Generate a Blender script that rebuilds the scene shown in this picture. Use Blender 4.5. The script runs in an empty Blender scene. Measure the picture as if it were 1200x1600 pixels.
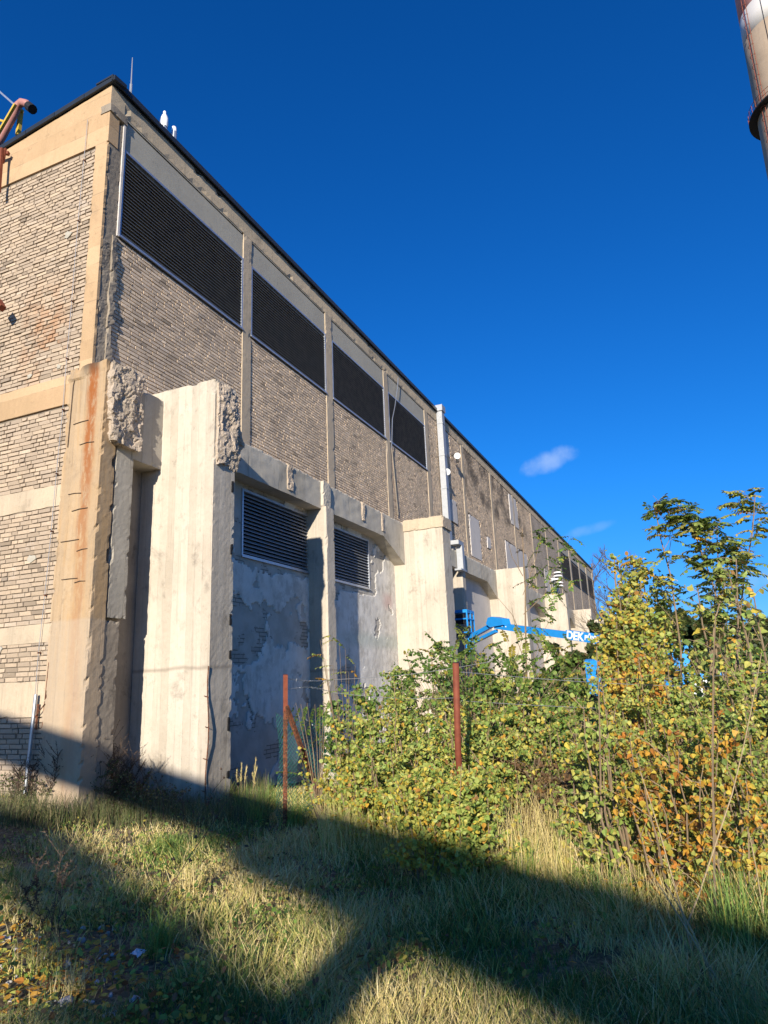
import bpy, math, random
import numpy as np
from mathutils import Vector, Matrix, noise
rnd = random.Random(7)
rng = np.random.default_rng(11)
sc = bpy.context.scene
col = sc.collection
PI = math.pi

# ------------------------------------------------------------------ camera
YAW, PITCH, ROLL = 0.40446961, 0.24657785, -0.04096181
CAM = Vector((-7.023, -7.725, 1.6))
F = Vector((math.cos(PITCH)*math.cos(YAW), math.cos(PITCH)*math.sin(YAW), math.sin(PITCH)))
Rr = Vector((math.sin(YAW), -math.cos(YAW), 0))
U = Rr.cross(F)
R2 = math.cos(ROLL)*Rr + math.sin(ROLL)*U
U2 = -math.sin(ROLL)*Rr + math.cos(ROLL)*U
cd = bpy.data.cameras.new('camera'); cam = bpy.data.objects.new('camera', cd); col.objects.link(cam)
m = Matrix((R2, U2, -F)).transposed().to_4x4(); m.translation = CAM
cam.matrix_world = m
cd.sensor_fit = 'VERTICAL'; cd.sensor_height = 36; cd.sensor_width = 27; cd.lens = 36*1067/1600
cd.clip_end = 3000; cd.clip_start = 0.05
sc.camera = cam
FPX = 1067.0
def at(px, py, d):                     # point of the place seen at a pixel of the photograph, d metres deep
    return CAM + (R2*(px-600) - U2*(py-800) + F*FPX)*(d/FPX)
def depth(p): return (Vector(p)-CAM).dot(F)

# ------------------------------------------------------------------ light
SAZ, SEL = math.radians(12.5), math.radians(17)       # direction the sunlight travels, and its height
sd = Vector((math.cos(SEL)*math.cos(SAZ), math.cos(SEL)*math.sin(SAZ), -math.sin(SEL)))
sl = bpy.data.lights.new('sun', 'SUN'); sl.energy = 4.5; sl.angle = math.radians(0.53); sl.color = (1.0, 0.90, 0.75)
so = bpy.data.objects.new('sun', sl); col.objects.link(so)
so.rotation_euler = sd.to_track_quat('-Z', 'Y').to_euler(); so.location = (-20, -10, 30)
w = bpy.data.worlds.new('World'); sc.world = w; w.use_nodes = True
wn = w.node_tree; wn.nodes.clear()
def N(t, typ, **k):
    n = t.nodes.new(typ)
    for a, b in k.items(): setattr(n, a, b)
    return n
sky = N(wn, 'ShaderNodeTexSky'); sky.sky_type = 'NISHITA'; sky.sun_disc = False
sky.sun_elevation = SEL; sky.sun_rotation = math.atan2(-sd.x, -sd.y)
sky.air_density = 1.0; sky.dust_density = 0.25; sky.ozone_density = 3.0; sky.altitude = 300
hs = N(wn, 'ShaderNodeHueSaturation'); hs.inputs['Saturation'].default_value = 1.3; hs.inputs['Value'].default_value = 1.0
wn.links.new(sky.outputs[0], hs.inputs['Color'])
bg = N(wn, 'ShaderNodeBackground'); bg.inputs[1].default_value = 0.073
wo = N(wn, 'ShaderNodeOutputWorld')
# thin clouds, placed by direction on the sky
tc = N(wn, 'ShaderNodeTexCoord')
def wmath(op, a, b=None, c=None):
    n = N(wn, 'ShaderNodeMath', operation=op)
    for i, v in enumerate((a, b, c)):
        if v is None: continue
        if isinstance(v, (int, float)): n.inputs[i].default_value = v
        else: wn.links.new(v, n.inputs[i])
    return n.outputs[0]
def wdot(vec):
    n = N(wn, 'ShaderNodeVectorMath', operation='DOT_PRODUCT'); wn.links.new(tc.outputs['Generated'], n.inputs[0])
    n.inputs[1].default_value = vec; return n.outputs['Value']
gn = N(wn, 'ShaderNodeMix', data_type='RGBA', blend_type='MULTIPLY'); gn.inputs[0].default_value = 1; wn.links.new(hs.outputs[0], gn.inputs[6]); gn.inputs[7].default_value = (.31, .90, 1.32, 1)
cur = gn.outputs[2]; sky_gain = gn
def cloud(px, py, px2, py2, wid, amount, seed):
    global cur
    a = (at(px, py, 1)-CAM).normalized(); b = (at(px2, py2, 1)-CAM).normalized()
    mid = (a+b).normalized(); ax = (b-a); L = ax.length/2; ax.normalize(); up = mid.cross(ax).normalized()
    nz = N(wn, 'ShaderNodeTexNoise'); nz.inputs['Scale'].default_value = 34; nz.inputs['Detail'].default_value = 5; nz.inputs['Roughness'].default_value = .55
    mp = N(wn, 'ShaderNodeMapping'); mp.inputs['Location'].default_value = (seed, 0, 0); wn.links.new(tc.outputs['Generated'], mp.inputs[0]); wn.links.new(mp.outputs[0], nz.inputs['Vector'])
    e1 = wmath('POWER', wmath('DIVIDE', wdot(ax), L), 2.0); 
    d2 = wdot(up)
    e1 = wmath('MULTIPLY', wmath('DIVIDE', wdot(ax), L), wmath('DIVIDE', wdot(ax), L))
    e2 = wmath('MULTIPLY', wmath('DIVIDE', d2, wid), wmath('DIVIDE', d2, wid))
    s = wmath('ADD', e1, e2)
    s = wmath('ADD', s, wmath('MULTIPLY', wmath('SUBTRACT', nz.outputs[0], .5), 2.2))
    mr = N(wn, 'ShaderNodeMapRange', interpolation_type='SMOOTHSTEP'); wn.links.new(s, mr.inputs[0])
    mr.inputs[1].default_value = 1.35; mr.inputs[2].default_value = -0.55; mr.inputs[3].default_value = 0; mr.inputs[4].default_value = amount
    fr = wmath('MULTIPLY', mr.outputs[0], wmath('GREATER_THAN', wdot(mid), 0.5))
    mx = N(wn, 'ShaderNodeMix', data_type='RGBA'); wn.links.new(fr, mx.inputs[0]); wn.links.new(cur, mx.inputs[6])
    mx.inputs[7].default_value = (3.9, 5.4, 8.4, 1)
    cur = mx.outputs[2]
sz_ = N(wn, 'ShaderNodeSeparateXYZ'); wn.links.new(tc.outputs['Generated'], sz_.inputs[0])
lo_ = N(wn, 'ShaderNodeMapRange', interpolation_type='SMOOTHSTEP'); wn.links.new(sz_.outputs[2], lo_.inputs[0]); lo_.inputs[1].default_value = 0.0; lo_.inputs[2].default_value = .30
gm_ = N(wn, 'ShaderNodeMix', data_type='RGBA'); wn.links.new(lo_.outputs[0], gm_.inputs[0]); gm_.inputs[6].default_value = (.30, .60, 1.22, 1); gm_.inputs[7].default_value = (.28, .86, 1.36, 1)
wn.links.new(gm_.outputs[2], sky_gain.inputs[7])
cloud(815, 736, 896, 706, .016, .62, 0.0)
cloud(880, 838, 962, 816, .008, .25, 3.0)
cloud(1080, 930, 1260, 885, .016, .35, 6.0)
wn.links.new(cur, bg.inputs[0]); wn.links.new(bg.outputs[0], wo.inputs[0])
sc.view_settings.view_transform = 'Standard'; sc.view_settings.look = 'None'
sc.view_settings.gamma = 1; sc.view_settings.use_curve_mapping = False
sc.view_settings.exposure = 0.75
sc.render.engine = 'CYCLES'
sc.cycles.max_bounces = 6; sc.cycles.transparent_max_bounces = 6

# ------------------------------------------------------------------ helpers
class MB:
    def __init__(s): s.v = []; s.f = []
    def add(s, vs, fs):
        o = len(s.v); s.v += [tuple(p) for p in vs]; s.f += [tuple(i+o for i in f) for f in fs]; return s
    def box(s, x0, x1, y0, y1, z0, z1, M=None):
        vs = [Vector((x, y, z)) for x in (x0, x1) for y in (y0, y1) for z in (z0, z1)]
        if M is not None: vs = [M @ p for p in vs]
        return s.add(vs, [(0,1,3,2), (4,6,7,5), (0,4,5,1), (2,3,7,6), (0,2,6,4), (1,5,7,3)])
    def bar(s, a, b, w, h=None, up=(0,0,1)):       # rectangular bar from a to b
        a = Vector(a); b = Vector(b); h = h or w; d = (b-a).normalized(); up = Vector(up)
        if abs(d.dot(up)) > .98: up = Vector((1,0,0))
        r = d.cross(up).normalized(); u = r.cross(d)
        vs = [p + r*sx*w/2 + u*sy*h/2 for p in (a, b) for sx, sy in ((-1,-1),(1,-1),(1,1),(-1,1))]
        return s.add(vs, [(3,2,1,0), (4,5,6,7), (0,1,5,4), (1,2,6,5), (2,3,7,6), (3,0,4,7)])
    def tube(s, pts, rad, n=8, cap=True):
        pts = [Vector(p) for p in pts]; rad = rad if isinstance(rad, (list, tuple)) else [rad]*len(pts)
        ref = Vector((0.31, 0.17, 1)).normalized(); rings = []
        for i, p in enumerate(pts):
            d = (pts[min(i+1, len(pts)-1)] - pts[max(i-1, 0)])
            if d.length < 1e-9: d = Vector((0,0,1))
            d.normalize()
            rf = ref if abs(d.dot(ref)) < .9 else Vector((1,0,0))
            r = d.cross(rf).normalized(); u = r.cross(d)
            rings.append([p + (r*math.cos(2*PI*k/n) + u*math.sin(2*PI*k/n))*rad[i] for k in range(n)])
        vs = [q for g in rings for q in g]; fs = []
        for i in range(len(pts)-1):
            for k in range(n):
                a = i*n+k; b = i*n+(k+1) % n; fs.append((a, b, b+n, a+n))
        if cap: fs.append(tuple(range(n-1, -1, -1))); fs.append(tuple(range((len(pts)-1)*n, len(pts)*n)))
        return s.add(vs, fs)
    def prism(s, prof, axis, a0, a1):                # polygon profile extruded along an axis
        def P(u, v, a): return {'x': (a, u, v), 'y': (u, a, v), 'z': (u, v, a)}[axis]
        n = len(prof)
        vs = [P(u, v, a0) for u, v in prof] + [P(u, v, a1) for u, v in prof]
        fs = [tuple(range(n)), tuple(range(2*n-1, n-1, -1))] + [(i, i+n, (i+1) % n+n, (i+1) % n) for i in range(n)]
        return s.add(vs, fs)
def link(name, me, mat=None, parent=None, smooth=False):
    o = bpy.data.objects.new(name, me); col.objects.link(o)
    if mat: me.materials.append(mat)
    if parent: o.parent = parent
    if smooth:
        me.polygons.foreach_set('use_smooth', [True]*len(me.polygons))
    return o
def obj(name, mb, mat=None, parent=None, smooth=False):
    me = bpy.data.meshes.new(name); me.from_pydata(mb.v, [], mb.f); me.update()
    return link(name, me, mat, parent, smooth)
def recalc(o):
    import bmesh
    bm = bmesh.new(); bm.from_mesh(o.data); bmesh.ops.recalc_face_normals(bm, faces=bm.faces); bm.to_mesh(o.data); bm.free(); return o
def npmesh(name, V, Fc, mat, parent=None, color=None, smooth=False):
    """V (n,3); Fc (m,k) equal sized faces; color (m,3) per face"""
    me = bpy.data.meshes.new(name); n = len(V); mm, k = Fc.shape
    me.vertices.add(n); me.vertices.foreach_set('co', np.ascontiguousarray(V, dtype=np.float32).ravel())
    me.loops.add(mm*k); me.loops.foreach_set('vertex_index', np.ascontiguousarray(Fc, dtype=np.int32).ravel())
    me.polygons.add(mm); me.polygons.foreach_set('loop_start', np.arange(0, mm*k, k, dtype=np.int32))
    try: me.polygons.foreach_set('loop_total', np.full(mm, k, dtype=np.int32))
    except Exception: pass
    me.update(calc_edges=True)
    if color is not None:
        at_ = me.attributes.new('tone', 'FLOAT_COLOR', 'FACE')
        c = np.ones((mm, 4), dtype=np.float32); c[:, :3] = color; at_.data.foreach_set('color', c.ravel())
    me.polygons.foreach_set('use_smooth', np.full(mm, bool(smooth)))
    return link(name, me, mat, parent)
def tag(o, label=None, cat=None, group=None, kind=None):
    if label: o['label'] = label
    if cat: o['category'] = cat
    if group: o['group'] = group
    if kind: o['kind'] = kind
    return o
def empty(name, loc=(0,0,0), label=None, cat=None, group=None):
    o = bpy.data.objects.new(name, None); o.location = loc; col.objects.link(o); o.empty_display_size = .2
    o['label'] = label; o['category'] = cat
    if group: o['group'] = group
    return o
def put(o, parent):                                  # parent a mesh built in place (world coords) to an Empty
    o.parent = parent; o.matrix_parent_inverse = Matrix.Translation(parent.location).inverted(); return o

# ------------------------------------------------------------------ materials
class Mat:
    def __init__(s, name, rough=.85, metal=0.0):
        s.m = bpy.data.materials.new(name); s.m.use_nodes = True; s.t = s.m.node_tree
        s.b = s.t.nodes['Principled BSDF']; s.b.inputs['Roughness'].default_value = rough; s.b.inputs['Metallic'].default_value = metal
        s.b.inputs['Specular IOR Level'].default_value = .3
        g = N(s.t, 'ShaderNodeNewGeometry'); s.P = g.outputs['Position']; s.Nn = g.outputs['Normal']
        sp = N(s.t, 'ShaderNodeSeparateXYZ'); s.t.links.new(s.P, sp.inputs[0]); s.X, s.Y, s.Z = sp.outputs
        s.h = None
    def L(s, v, inp):
        if isinstance(v, (int, float)): inp.default_value = v
        elif isinstance(v, tuple): inp.default_value = v if len(v) == len(inp.default_value) else (*v, 1)
        else: s.t.links.new(v, inp)
    def math(s, op, a, b=0.0, c=None):
        n = N(s.t, 'ShaderNodeMath', operation=op); s.L(a, n.inputs[0]); s.L(b, n.inputs[1])
        if c is not None: s.L(c, n.inputs[2])
        return n.outputs[0]
    def xyz(s, x, y, z):
        n = N(s.t, 'ShaderNodeCombineXYZ'); s.L(x, n.inputs[0]); s.L(y, n.inputs[1]); s.L(z, n.inputs[2]); return n.outputs[0]
    def scale(s, sx, sy, sz, off=0):
        n = N(s.t, 'ShaderNodeMapping'); n.inputs['Scale'].default_value = (sx, sy, sz); n.inputs['Location'].default_value = (off, off*.7, off*.3)
        s.t.links.new(s.P, n.inputs[0]); return n.outputs[0]
    def noise(s, sc_, det=4, rough=.6, vec=None, dist=0):
        n = N(s.t, 'ShaderNodeTexNoise'); n.inputs['Scale'].default_value = sc_; n.inputs['Detail'].default_value = det
        n.inputs['Roughness'].default_value = rough; n.inputs['Distortion'].default_value = dist
        s.t.links.new(vec if vec is not None else s.P, n.inputs['Vector']); return n.outputs[0]
    def voro(s, sc_, vec=None, feat='F1'):
        n = N(s.t, 'ShaderNodeTexVoronoi', feature=feat); n.inputs['Scale'].default_value = sc_
        s.t.links.new(vec if vec is not None else s.P, n.inputs['Vector']); return n.outputs['Distance']
    def ramp(s, v, lo, hi, a=0.0, b=1.0, smooth=True):
        n = N(s.t, 'ShaderNodeMapRange', interpolation_type='SMOOTHSTEP' if smooth else 'LINEAR'); s.L(v, n.inputs[0])
        n.inputs[1].default_value = lo; n.inputs[2].default_value = hi; n.inputs[3].default_value = a; n.inputs[4].default_value = b
        return n.outputs[0]
    def mix(s, f, a, b, mode='MIX'):
        n = N(s.t, 'ShaderNodeMix', data_type='RGBA', blend_type=mode); s.L(f, n.inputs[0]); s.L(a, n.inputs[6]); s.L(b, n.inputs[7]); return n.outputs[2]
    def attr(s, name='tone'):
        n = N(s.t, 'ShaderNodeAttribute', attribute_name=name); return n.outputs['Color']
    def color(s, c): s.L(c, s.b.inputs['Base Color']); return s
    def bump(s, h, strength=.5, dist=.02):
        n = N(s.t, 'ShaderNodeBump'); n.inputs['Strength'].default_value = strength; n.inputs['Distance'].default_value = dist
        s.L(h, n.inputs['Height'])
        if s.h is not None: s.t.links.new(s.h, n.inputs['Normal'])
        s.h = n.outputs[0]; s.t.links.new(s.h, s.b.inputs['Normal']); return s

def concrete(name, c1, c2, dark=(.10,.085,.07), streak=.5, boards=None, pits=True, seed=0, stain=.35, bumpk=1.0):
    q = Mat(name, .9)
    big = q.ramp(q.noise(.7, 5, .65, q.scale(1,1,1,seed)), .35, .68)
    c = q.mix(big, c1, c2)
    st = q.noise(1.0, 5, .7, q.scale(7, 7, .35, seed+3))            # runs down the face
    c = q.mix(q.ramp(st, .52, .75, 0, streak), c, tuple(v*.62 for v in c2))
    c = q.mix(q.ramp(q.noise(1.0, 5, .7, q.scale(11, 11, .5, seed+9)), .56, .74, 0, streak*.7), c, tuple(min(.85, v*1.3) for v in c1))
    pat = q.noise(2.3, 8, .72, q.scale(1,1,.7,seed+5), .4)
    c = q.mix(q.ramp(pat, .54, .70, 0, min(1, stain*1.25)), c, dark)
    c = q.mix(q.ramp(q.noise(6, 8, .75, q.scale(1,1,.8,seed+15)), .58, .66, 0, .45), c, tuple(v*.55 for v in c2))
    c = q.mix(q.ramp(q.noise(1.0, 4, .6, q.scale(26, 26, .6, seed+19)), .6, .75, 0, streak), c, tuple(v*.7 for v in c2))
    mid = q.noise(14, 6, .7); c = q.mix(q.ramp(mid, .3, .75, 0, .35), c, tuple(v*.7 for v in c1))
    fine = q.noise(90, 3, .7); c = q.mix(q.ramp(fine, .3, .7, 0, .22), c, tuple(v*.5 for v in c1))
    if boards:
        u = q.math('ADD', q.X, q.math('MULTIPLY', q.Y, 1.0)) if boards[0] == 'v' else q.Z
        ph = q.math('FRACT', q.math('DIVIDE', u, boards[1])); e = q.math('ABSOLUTE', q.math('SUBTRACT', ph, .5))
        wn_ = N(q.t, 'ShaderNodeTexWhiteNoise', noise_dimensions='1D'); q.L(q.math('FLOOR', q.math('DIVIDE', u, boards[1])), wn_.inputs['W'])
        c = q.mix(.16, c, wn_.outputs['Value'], 'SOFT_LIGHT')
        line = q.math('MULTIPLY', q.ramp(e, .46, .5), q.ramp(q.noise(2.2, 3), .42, .6))
        c = q.mix(q.math('MULTIPLY', line, .35), c, dark)
        q.bump(q.math('ADD', q.math('MULTIPLY', wn_.outputs['Value'], .5), q.math('MULTIPLY', line, -.8)), .45*bumpk, .008)
    if pits:
        p = q.math('MULTIPLY', q.ramp(q.voro(38), .16, .05), q.ramp(q.noise(3.1, 2), .5, .62))
        c = q.mix(q.math('MULTIPLY', p, .7), c, dark); q.bump(q.math('MULTIPLY', p, -1.0), .6, .01)
    q.bump(mid, .4*bumpk, .009); q.bump(fine, .35*bumpk, .004)
    q.c = c
    return q.color(c)
def rust_over(q, expr, colr=(.30,.10,.025)):
    q.c = q.mix(expr, q.c, colr); q.color(q.c); return q
CREAM = (.60,.53,.43); CREAM2 = (.46,.40,.32); GREY = (.47,.43,.36); GREY2 = (.35,.32,.27)
M = {}
q = concrete('pale_board_marked_concrete', (.55,.49,.405), (.45,.395,.32), boards=('v', .14), seed=1, streak=.55, stain=.4)
cold = q.ramp(q.math('ABSOLUTE', q.math('SUBTRACT', q.Z, q.math('ADD', 1.88, q.math('MULTIPLY', q.noise(1.5, 3), .12)))), .05, .0, 0, .5)
q.c = q.mix(cold, q.c, (.17,.14,.11)); q.color(q.c); M['pale'] = q.m
q = concrete('orange_stained_concrete', (.45,.335,.215), (.37,.28,.185), boards=('v', .17), seed=2, streak=.5, stain=.3)
yc = q.math('ADD', q.math('MULTIPLY', q.noise(.9, 3), .34), -.26)
band = q.ramp(q.math('ABSOLUTE', q.math('SUBTRACT', q.Y, yc)), .15, .04)
band = q.math('MULTIPLY', band, q.ramp(q.Z, 2.2, 6.0, .3, 1))
nzz = q.ramp(q.noise(9, 6, .75, q.scale(1,1,.35,4)), .32, .55)
rust_over(q, q.math('MULTIPLY', q.ramp(q.noise(1.0, 5, .7, q.scale(5, 5, .28, 51)), .42, .62, 0, .6), q.ramp(q.noise(1.6, 4), .35, .55, .3, 1)), (.42,.27,.13))
rust_over(q, q.ramp(q.noise(1.0, 6, .75, q.scale(9, 9, .6, 57)), .56, .68, 0, .6), (.22,.17,.12))
rust_over(q, q.math('MULTIPLY', band, q.math('MULTIPLY', nzz, .95)), (.27,.085,.018))
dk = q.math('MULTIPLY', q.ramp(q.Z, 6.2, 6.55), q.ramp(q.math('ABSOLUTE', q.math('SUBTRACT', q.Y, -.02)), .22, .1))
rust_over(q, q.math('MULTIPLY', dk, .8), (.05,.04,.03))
q.c = q.mix(q.ramp(q.Z, 2.60, 2.66, 0.38, 0), q.c, (.41,.35,.28)); q.bump(q.math('MULTIPLY', q.ramp(q.voro(60), .2, .08), -1.0), .5, .008); q.color(q.c)
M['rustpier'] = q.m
M['band'] = concrete('ochre_concrete_band', (.52,.36,.215), (.44,.31,.18), boards=('h', .33), seed=4, streak=.25, stain=.2, pits=False).m
M['grey'] = concrete('grey_concrete', GREY, GREY2, seed=5, boards=('v', .22)).m
M['dirty'] = concrete('dirty_grey_concrete', (.33,.28,.22), (.21,.18,.145), seed=6, stain=.8).m
M['column'] = concrete('worn_concrete_column', (.54,.44,.32), (.42,.35,.26), seed=7, streak=.5, stain=.3).m
M['panel'] = concrete('smooth_grey_cement_panel', (.43,.405,.34), (.37,.35,.30), seed=8, streak=.15, stain=.08, pits=False, bumpk=.4).m
M['lintel'] = concrete('stained_top_beam', (.60,.48,.33), (.46,.38,.27), seed=9, streak=.6, stain=.65).m
M['plasterpanel'] = concrete('white_infill_plaster', (.62,.58,.55), (.53,.50,.47), seed=10, streak=.2, stain=.12, pits=False, bumpk=.5).m
q = concrete('rubble_concrete', (.62,.51,.40), (.46,.38,.29), seed=11, stain=.4, bumpk=1.6)
q.bump(q.noise(17, 8, .8), .8, .05); M['rubble'] = q.m
M['beam'] = concrete('weathered_beam_concrete', (.56,.51,.42), (.42,.385,.32), seed=12, boards=('v', 1.1), stain=.3).m

q = Mat('old_sandlime_brick', .92)
t_ = q.attr()
c = q.mix(q.ramp(q.noise(30, 4, .7), .3, .75, 0, .5), t_, (.27,.215,.165))
c = q.mix(q.ramp(q.noise(.8, 6, .75), .46, .70, 0, .5), c, (.30,.245,.195))
eo = q.math('MULTIPLY', q.ramp(q.math('ABSOLUTE', q.X), .3, .1), q.math('MULTIPLY', q.ramp(q.math('ABSOLUTE', q.math('SUBTRACT', q.Z, 7.3)), 1.3, .1), q.ramp(q.math('ABSOLUTE', q.math('SUBTRACT', q.Y, 1.1)), .8, .1)))
c = q.mix(q.math('MULTIPLY', eo, q.ramp(q.noise(3, 4), .38, .62, 0, .6)), c, (.36,.17,.07))
lime = q.math('MULTIPLY', q.ramp(q.noise(2.2, 6, .75, q.scale(1,1,1.2,31)), .57, .7, 0, .5), q.ramp(q.noise(45, 3), .4, .6))
c = q.mix(lime, c, (.5,.46,.42))
sx = q.math('MULTIPLY', q.ramp(q.X, 19.6, 20.1), q.ramp(q.X, 33.5, 30.0)); soot = q.math('MULTIPLY', q.math('MULTIPLY', sx, q.ramp(q.Z, 8.9, 9.6)), q.ramp(q.noise(.8, 4), .40, .62, .1, .7))
c = q.mix(soot, c, (.045,.042,.04))
q.color(c); q.bump(q.noise(55, 4, .7), .3, .002); M['brick'] = q.m
# bare brick object material: same look, tone taken from the object itself
q = Mat('old_sandlime_brick_loose', .92)
oi = N(q.t, 'ShaderNodeObjectInfo'); 
c = q.mix(q.ramp(q.noise(30, 4, .7), .3, .75, 0, .5), oi.outputs['Color'], (.27,.215,.165))
c = q.mix(q.ramp(q.noise(.8, 6, .75), .46, .70, 0, .5), c, (.30,.245,.195))
c = q.mix(q.math('MULTIPLY', q.ramp(q.noise(2.2, 6, .75, q.scale(1,1,1.2,31)), .57, .7, 0, .5), q.ramp(q.noise(45, 3), .4, .6)), c, (.5,.46,.42))
q.color(c); q.bump(q.noise(55, 4, .7), .35, .003); M['brick1'] = q.m
q = Mat('lime_mortar', .95)
q.color(q.mix(q.ramp(q.noise(5, 5), .35, .65), (.24,.20,.155), (.15,.125,.10))); q.bump(q.noise(60, 4, .7), .8, .01); M['mortar'] = q.m
# far brickwork, too small to tell its bricks apart
q = Mat('distant_brickwork', .92)
bt = N(q.t, 'ShaderNodeTexBrick'); bt.inputs['Scale'].default_value = 1; bt.inputs['Brick Width'].default_value = .27; bt.inputs['Row Height'].default_value = .075
bt.inputs['Mortar Size'].default_value = .007; bt.inputs['Color1'].default_value = (.52,.43,.33,1); bt.inputs['Color2'].default_value = (.38,.31,.24,1); bt.inputs['Mortar'].default_value = (.2,.17,.14,1)
q.t.links.new(q.xyz(q.math('ADD', q.X, q.Y), q.Z, 0.0), bt.inputs['Vector'])
c = q.mix(q.ramp(q.noise(.9, 5, .7), .45, .7, 0, .5), bt.outputs['Color'], (.10,.09,.08))
c = q.mix(q.ramp(q.noise(.5, 5, .7, q.scale(1,1,1,8)), .5, .7, 0, .5), c, (.42,.36,.30))
q.color(c); q.bump(bt.outputs['Fac'], -.6, .01); M['farbrick'] = q.m
# lower wall: plaster lost in patches, thickness is real geometry carried in an attribute
q = Mat('patchy_plaster_wall', .93)
at_n = N(q.t, 'ShaderNodeAttribute', attribute_name='plaster')
bt = N(q.t, 'ShaderNodeTexBrick'); bt.inputs['Scale'].default_value = 1; bt.inputs['Brick Width'].default_value = .27; bt.inputs['Row Height'].default_value = .075
bt.inputs['Mortar Size'].default_value = .008; bt.inputs['Color1'].default_value = (.43,.395,.34,1); bt.inputs['Color2'].default_value = (.35,.32,.275,1); bt.inputs['Mortar'].default_value = (.15,.135,.115,1)
q.t.links.new(q.xyz(q.X, q.Z, 0.0), bt.inputs['Vector'])
ren = q.mix(q.ramp(q.noise(3, 5), .35, .65), (.50,.465,.41), (.41,.38,.33))
showb = q.ramp(q.noise(1.0, 5, .65, q.scale(1,1,1.6,13)), .53, .56)
base = q.mix(showb, ren, bt.outputs['Color'])
pl = q.mix(q.ramp(q.noise(1.6, 6, .7), .35, .68), (.74,.71,.65), (.60,.57,.51))
pl = q.mix(q.ramp(q.noise(5, 7, .75, q.scale(1,1,.4,2)), .50, .70, 0, .7), pl, (.36,.33,.28)); pl = q.mix(q.ramp(q.noise(1.2, 8, .8, q.scale(1,1,1,41)), .52, .6, 0, .5), pl, (.40,.37,.32))
pl = q.mix(q.math('MULTIPLY', q.ramp(q.math('ABSOLUTE', q.math('SUBTRACT', q.Z, 2.75)), .3, .05), q.ramp(q.X, 7, 9, 0, .4)), pl, (.32,.40,.34))
pinkm = q.math('MULTIPLY', q.ramp(q.math('ABSOLUTE', q.math('SUBTRACT', q.X, 11.1)), .6, .05), q.ramp(q.math('ABSOLUTE', q.math('SUBTRACT', q.Z, 3.9)), .35, .05))
pl = q.mix(q.math('MULTIPLY', pinkm, .4), pl, (.50,.22,.20))
c = q.mix(q.ramp(at_n.outputs['Fac'], .45, .55), base, pl)
q.color(c); q.bump(q.math('MULTIPLY', bt.outputs['Fac'], q.math('MULTIPLY', showb, q.ramp(at_n.outputs['Fac'], .5, .4))), -.8, .012)
q.bump(q.noise(22, 6, .7), .45, .012); M['patchy'] = q.m

def simple(name, c, rough=.6, metal=0.0, var=.25, sc_=6.0, b=.2):
    q = Mat(name, rough, metal); q.color(q.mix(q.ramp(q.noise(sc_, 5, .65), .35, .7, 0, var), c, tuple(v*.45 for v in c))); q.bump(q.noise(sc_*6, 3), b, .004); return q.m
M['darkmetal'] = simple('dark_roof_flashing', (.035,.045,.06), .45, .4)
M['antlouvre'] = simple('anthracite_louvre_painted_shade', (.005,.005,.007), .95, 0, .1); M['antlouvre'].node_tree.nodes['Principled BSDF'].inputs['Specular IOR Level'].default_value = .05  # anthracite taken near black to paint in the shaded blade undersides
M['galv'] = simple('galvanised_steel', (.50,.54,.60), .42, .75, .3, 9)
M['galvmatt'] = simple('matt_galvanised_slat', (.36,.38,.41), .5, .5, .2, 9)
M['lip'] = simple('painted_lit_slat_edge', (.20,.22,.26), .6, .1, .2); M['void'] = simple('painted_opening_dark', (.012,.012,.014), .8)  # paler lip paints the sunlit slat edge; void paints the darkness of openings
q = Mat('rusty_steel', .85); c = q.mix(q.ramp(q.noise(7, 6, .7), .35, .65), (.22,.075,.035), (.11,.045,.025)); c = q.mix(q.ramp(q.noise(38, 4, .7), .46, .56, 0, .85), c, (.05,.03,.022)); c = q.mix(q.ramp(q.noise(25, 3), .6, .68, 0, .5), c, (.45,.26,.16)); q.color(c); q.bump(q.noise(70, 4), .7, .006); M['rust'] = q.m
M['redrust'] = simple('red_oxide_painted_steel', (.22,.06,.032), .7, .1, .5, 12)
M['pinkpipe'] = simple('faded_red_pipe_paint', (.42,.20,.18), .6, .1, .3)
M['yellow'] = simple('faded_yellow_paint', (.55,.38,.06), .6, .1, .4)
M['white'] = simple('white_plastic_wrap', (.82,.83,.85), .45, 0, .08, 5, .6)
M['blue'] = simple('blue_machine_paint', (.02,.27,.72), .35, .1, .15)
M['blacktrim'] = simple('black_plastic', (.02,.02,.022), .55)
M['tyre'] = simple('grey_solid_tyre', (.07,.07,.07), .9)
M['whitepaint'] = simple('white_lettering_film', (.8,.8,.78), .5, 0, .05)
M['wire'] = simple('zinc_wire', (.45,.46,.47), .5, .6)
M['greenwire'] = simple('green_coated_wire', (.05,.22,.15), .5)
M['litter'] = simple('crumpled_white_litter', (.75,.78,.82), .4, 0, .15, 20, .8)
q = Mat('rubble_stone', .9); c = q.mix(q.ramp(q.noise(9, 5), .35, .65), (.50,.48,.46), (.30,.28,.27)); q.color(c); q.bump(q.noise(40, 4), .7, .01); M['stone'] = q.m
q = Mat('ground_soil_and_litter', .97)
c = q.mix(q.ramp(q.noise(2.0, 6, .7), .35, .65), (.20,.15,.095), (.11,.085,.055)); c = q.mix(q.ramp(q.noise(18, 6, .75), .44, .62), c, (.38,.31,.19)); c = q.mix(q.ramp(q.noise(.9, 5, .7), .5, .66, 0, .6), c, (.05,.07,.025))
q.color(c); q.bump(q.noise(24, 6, .75), 1.0, .05); M['ground'] = q.m
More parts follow.
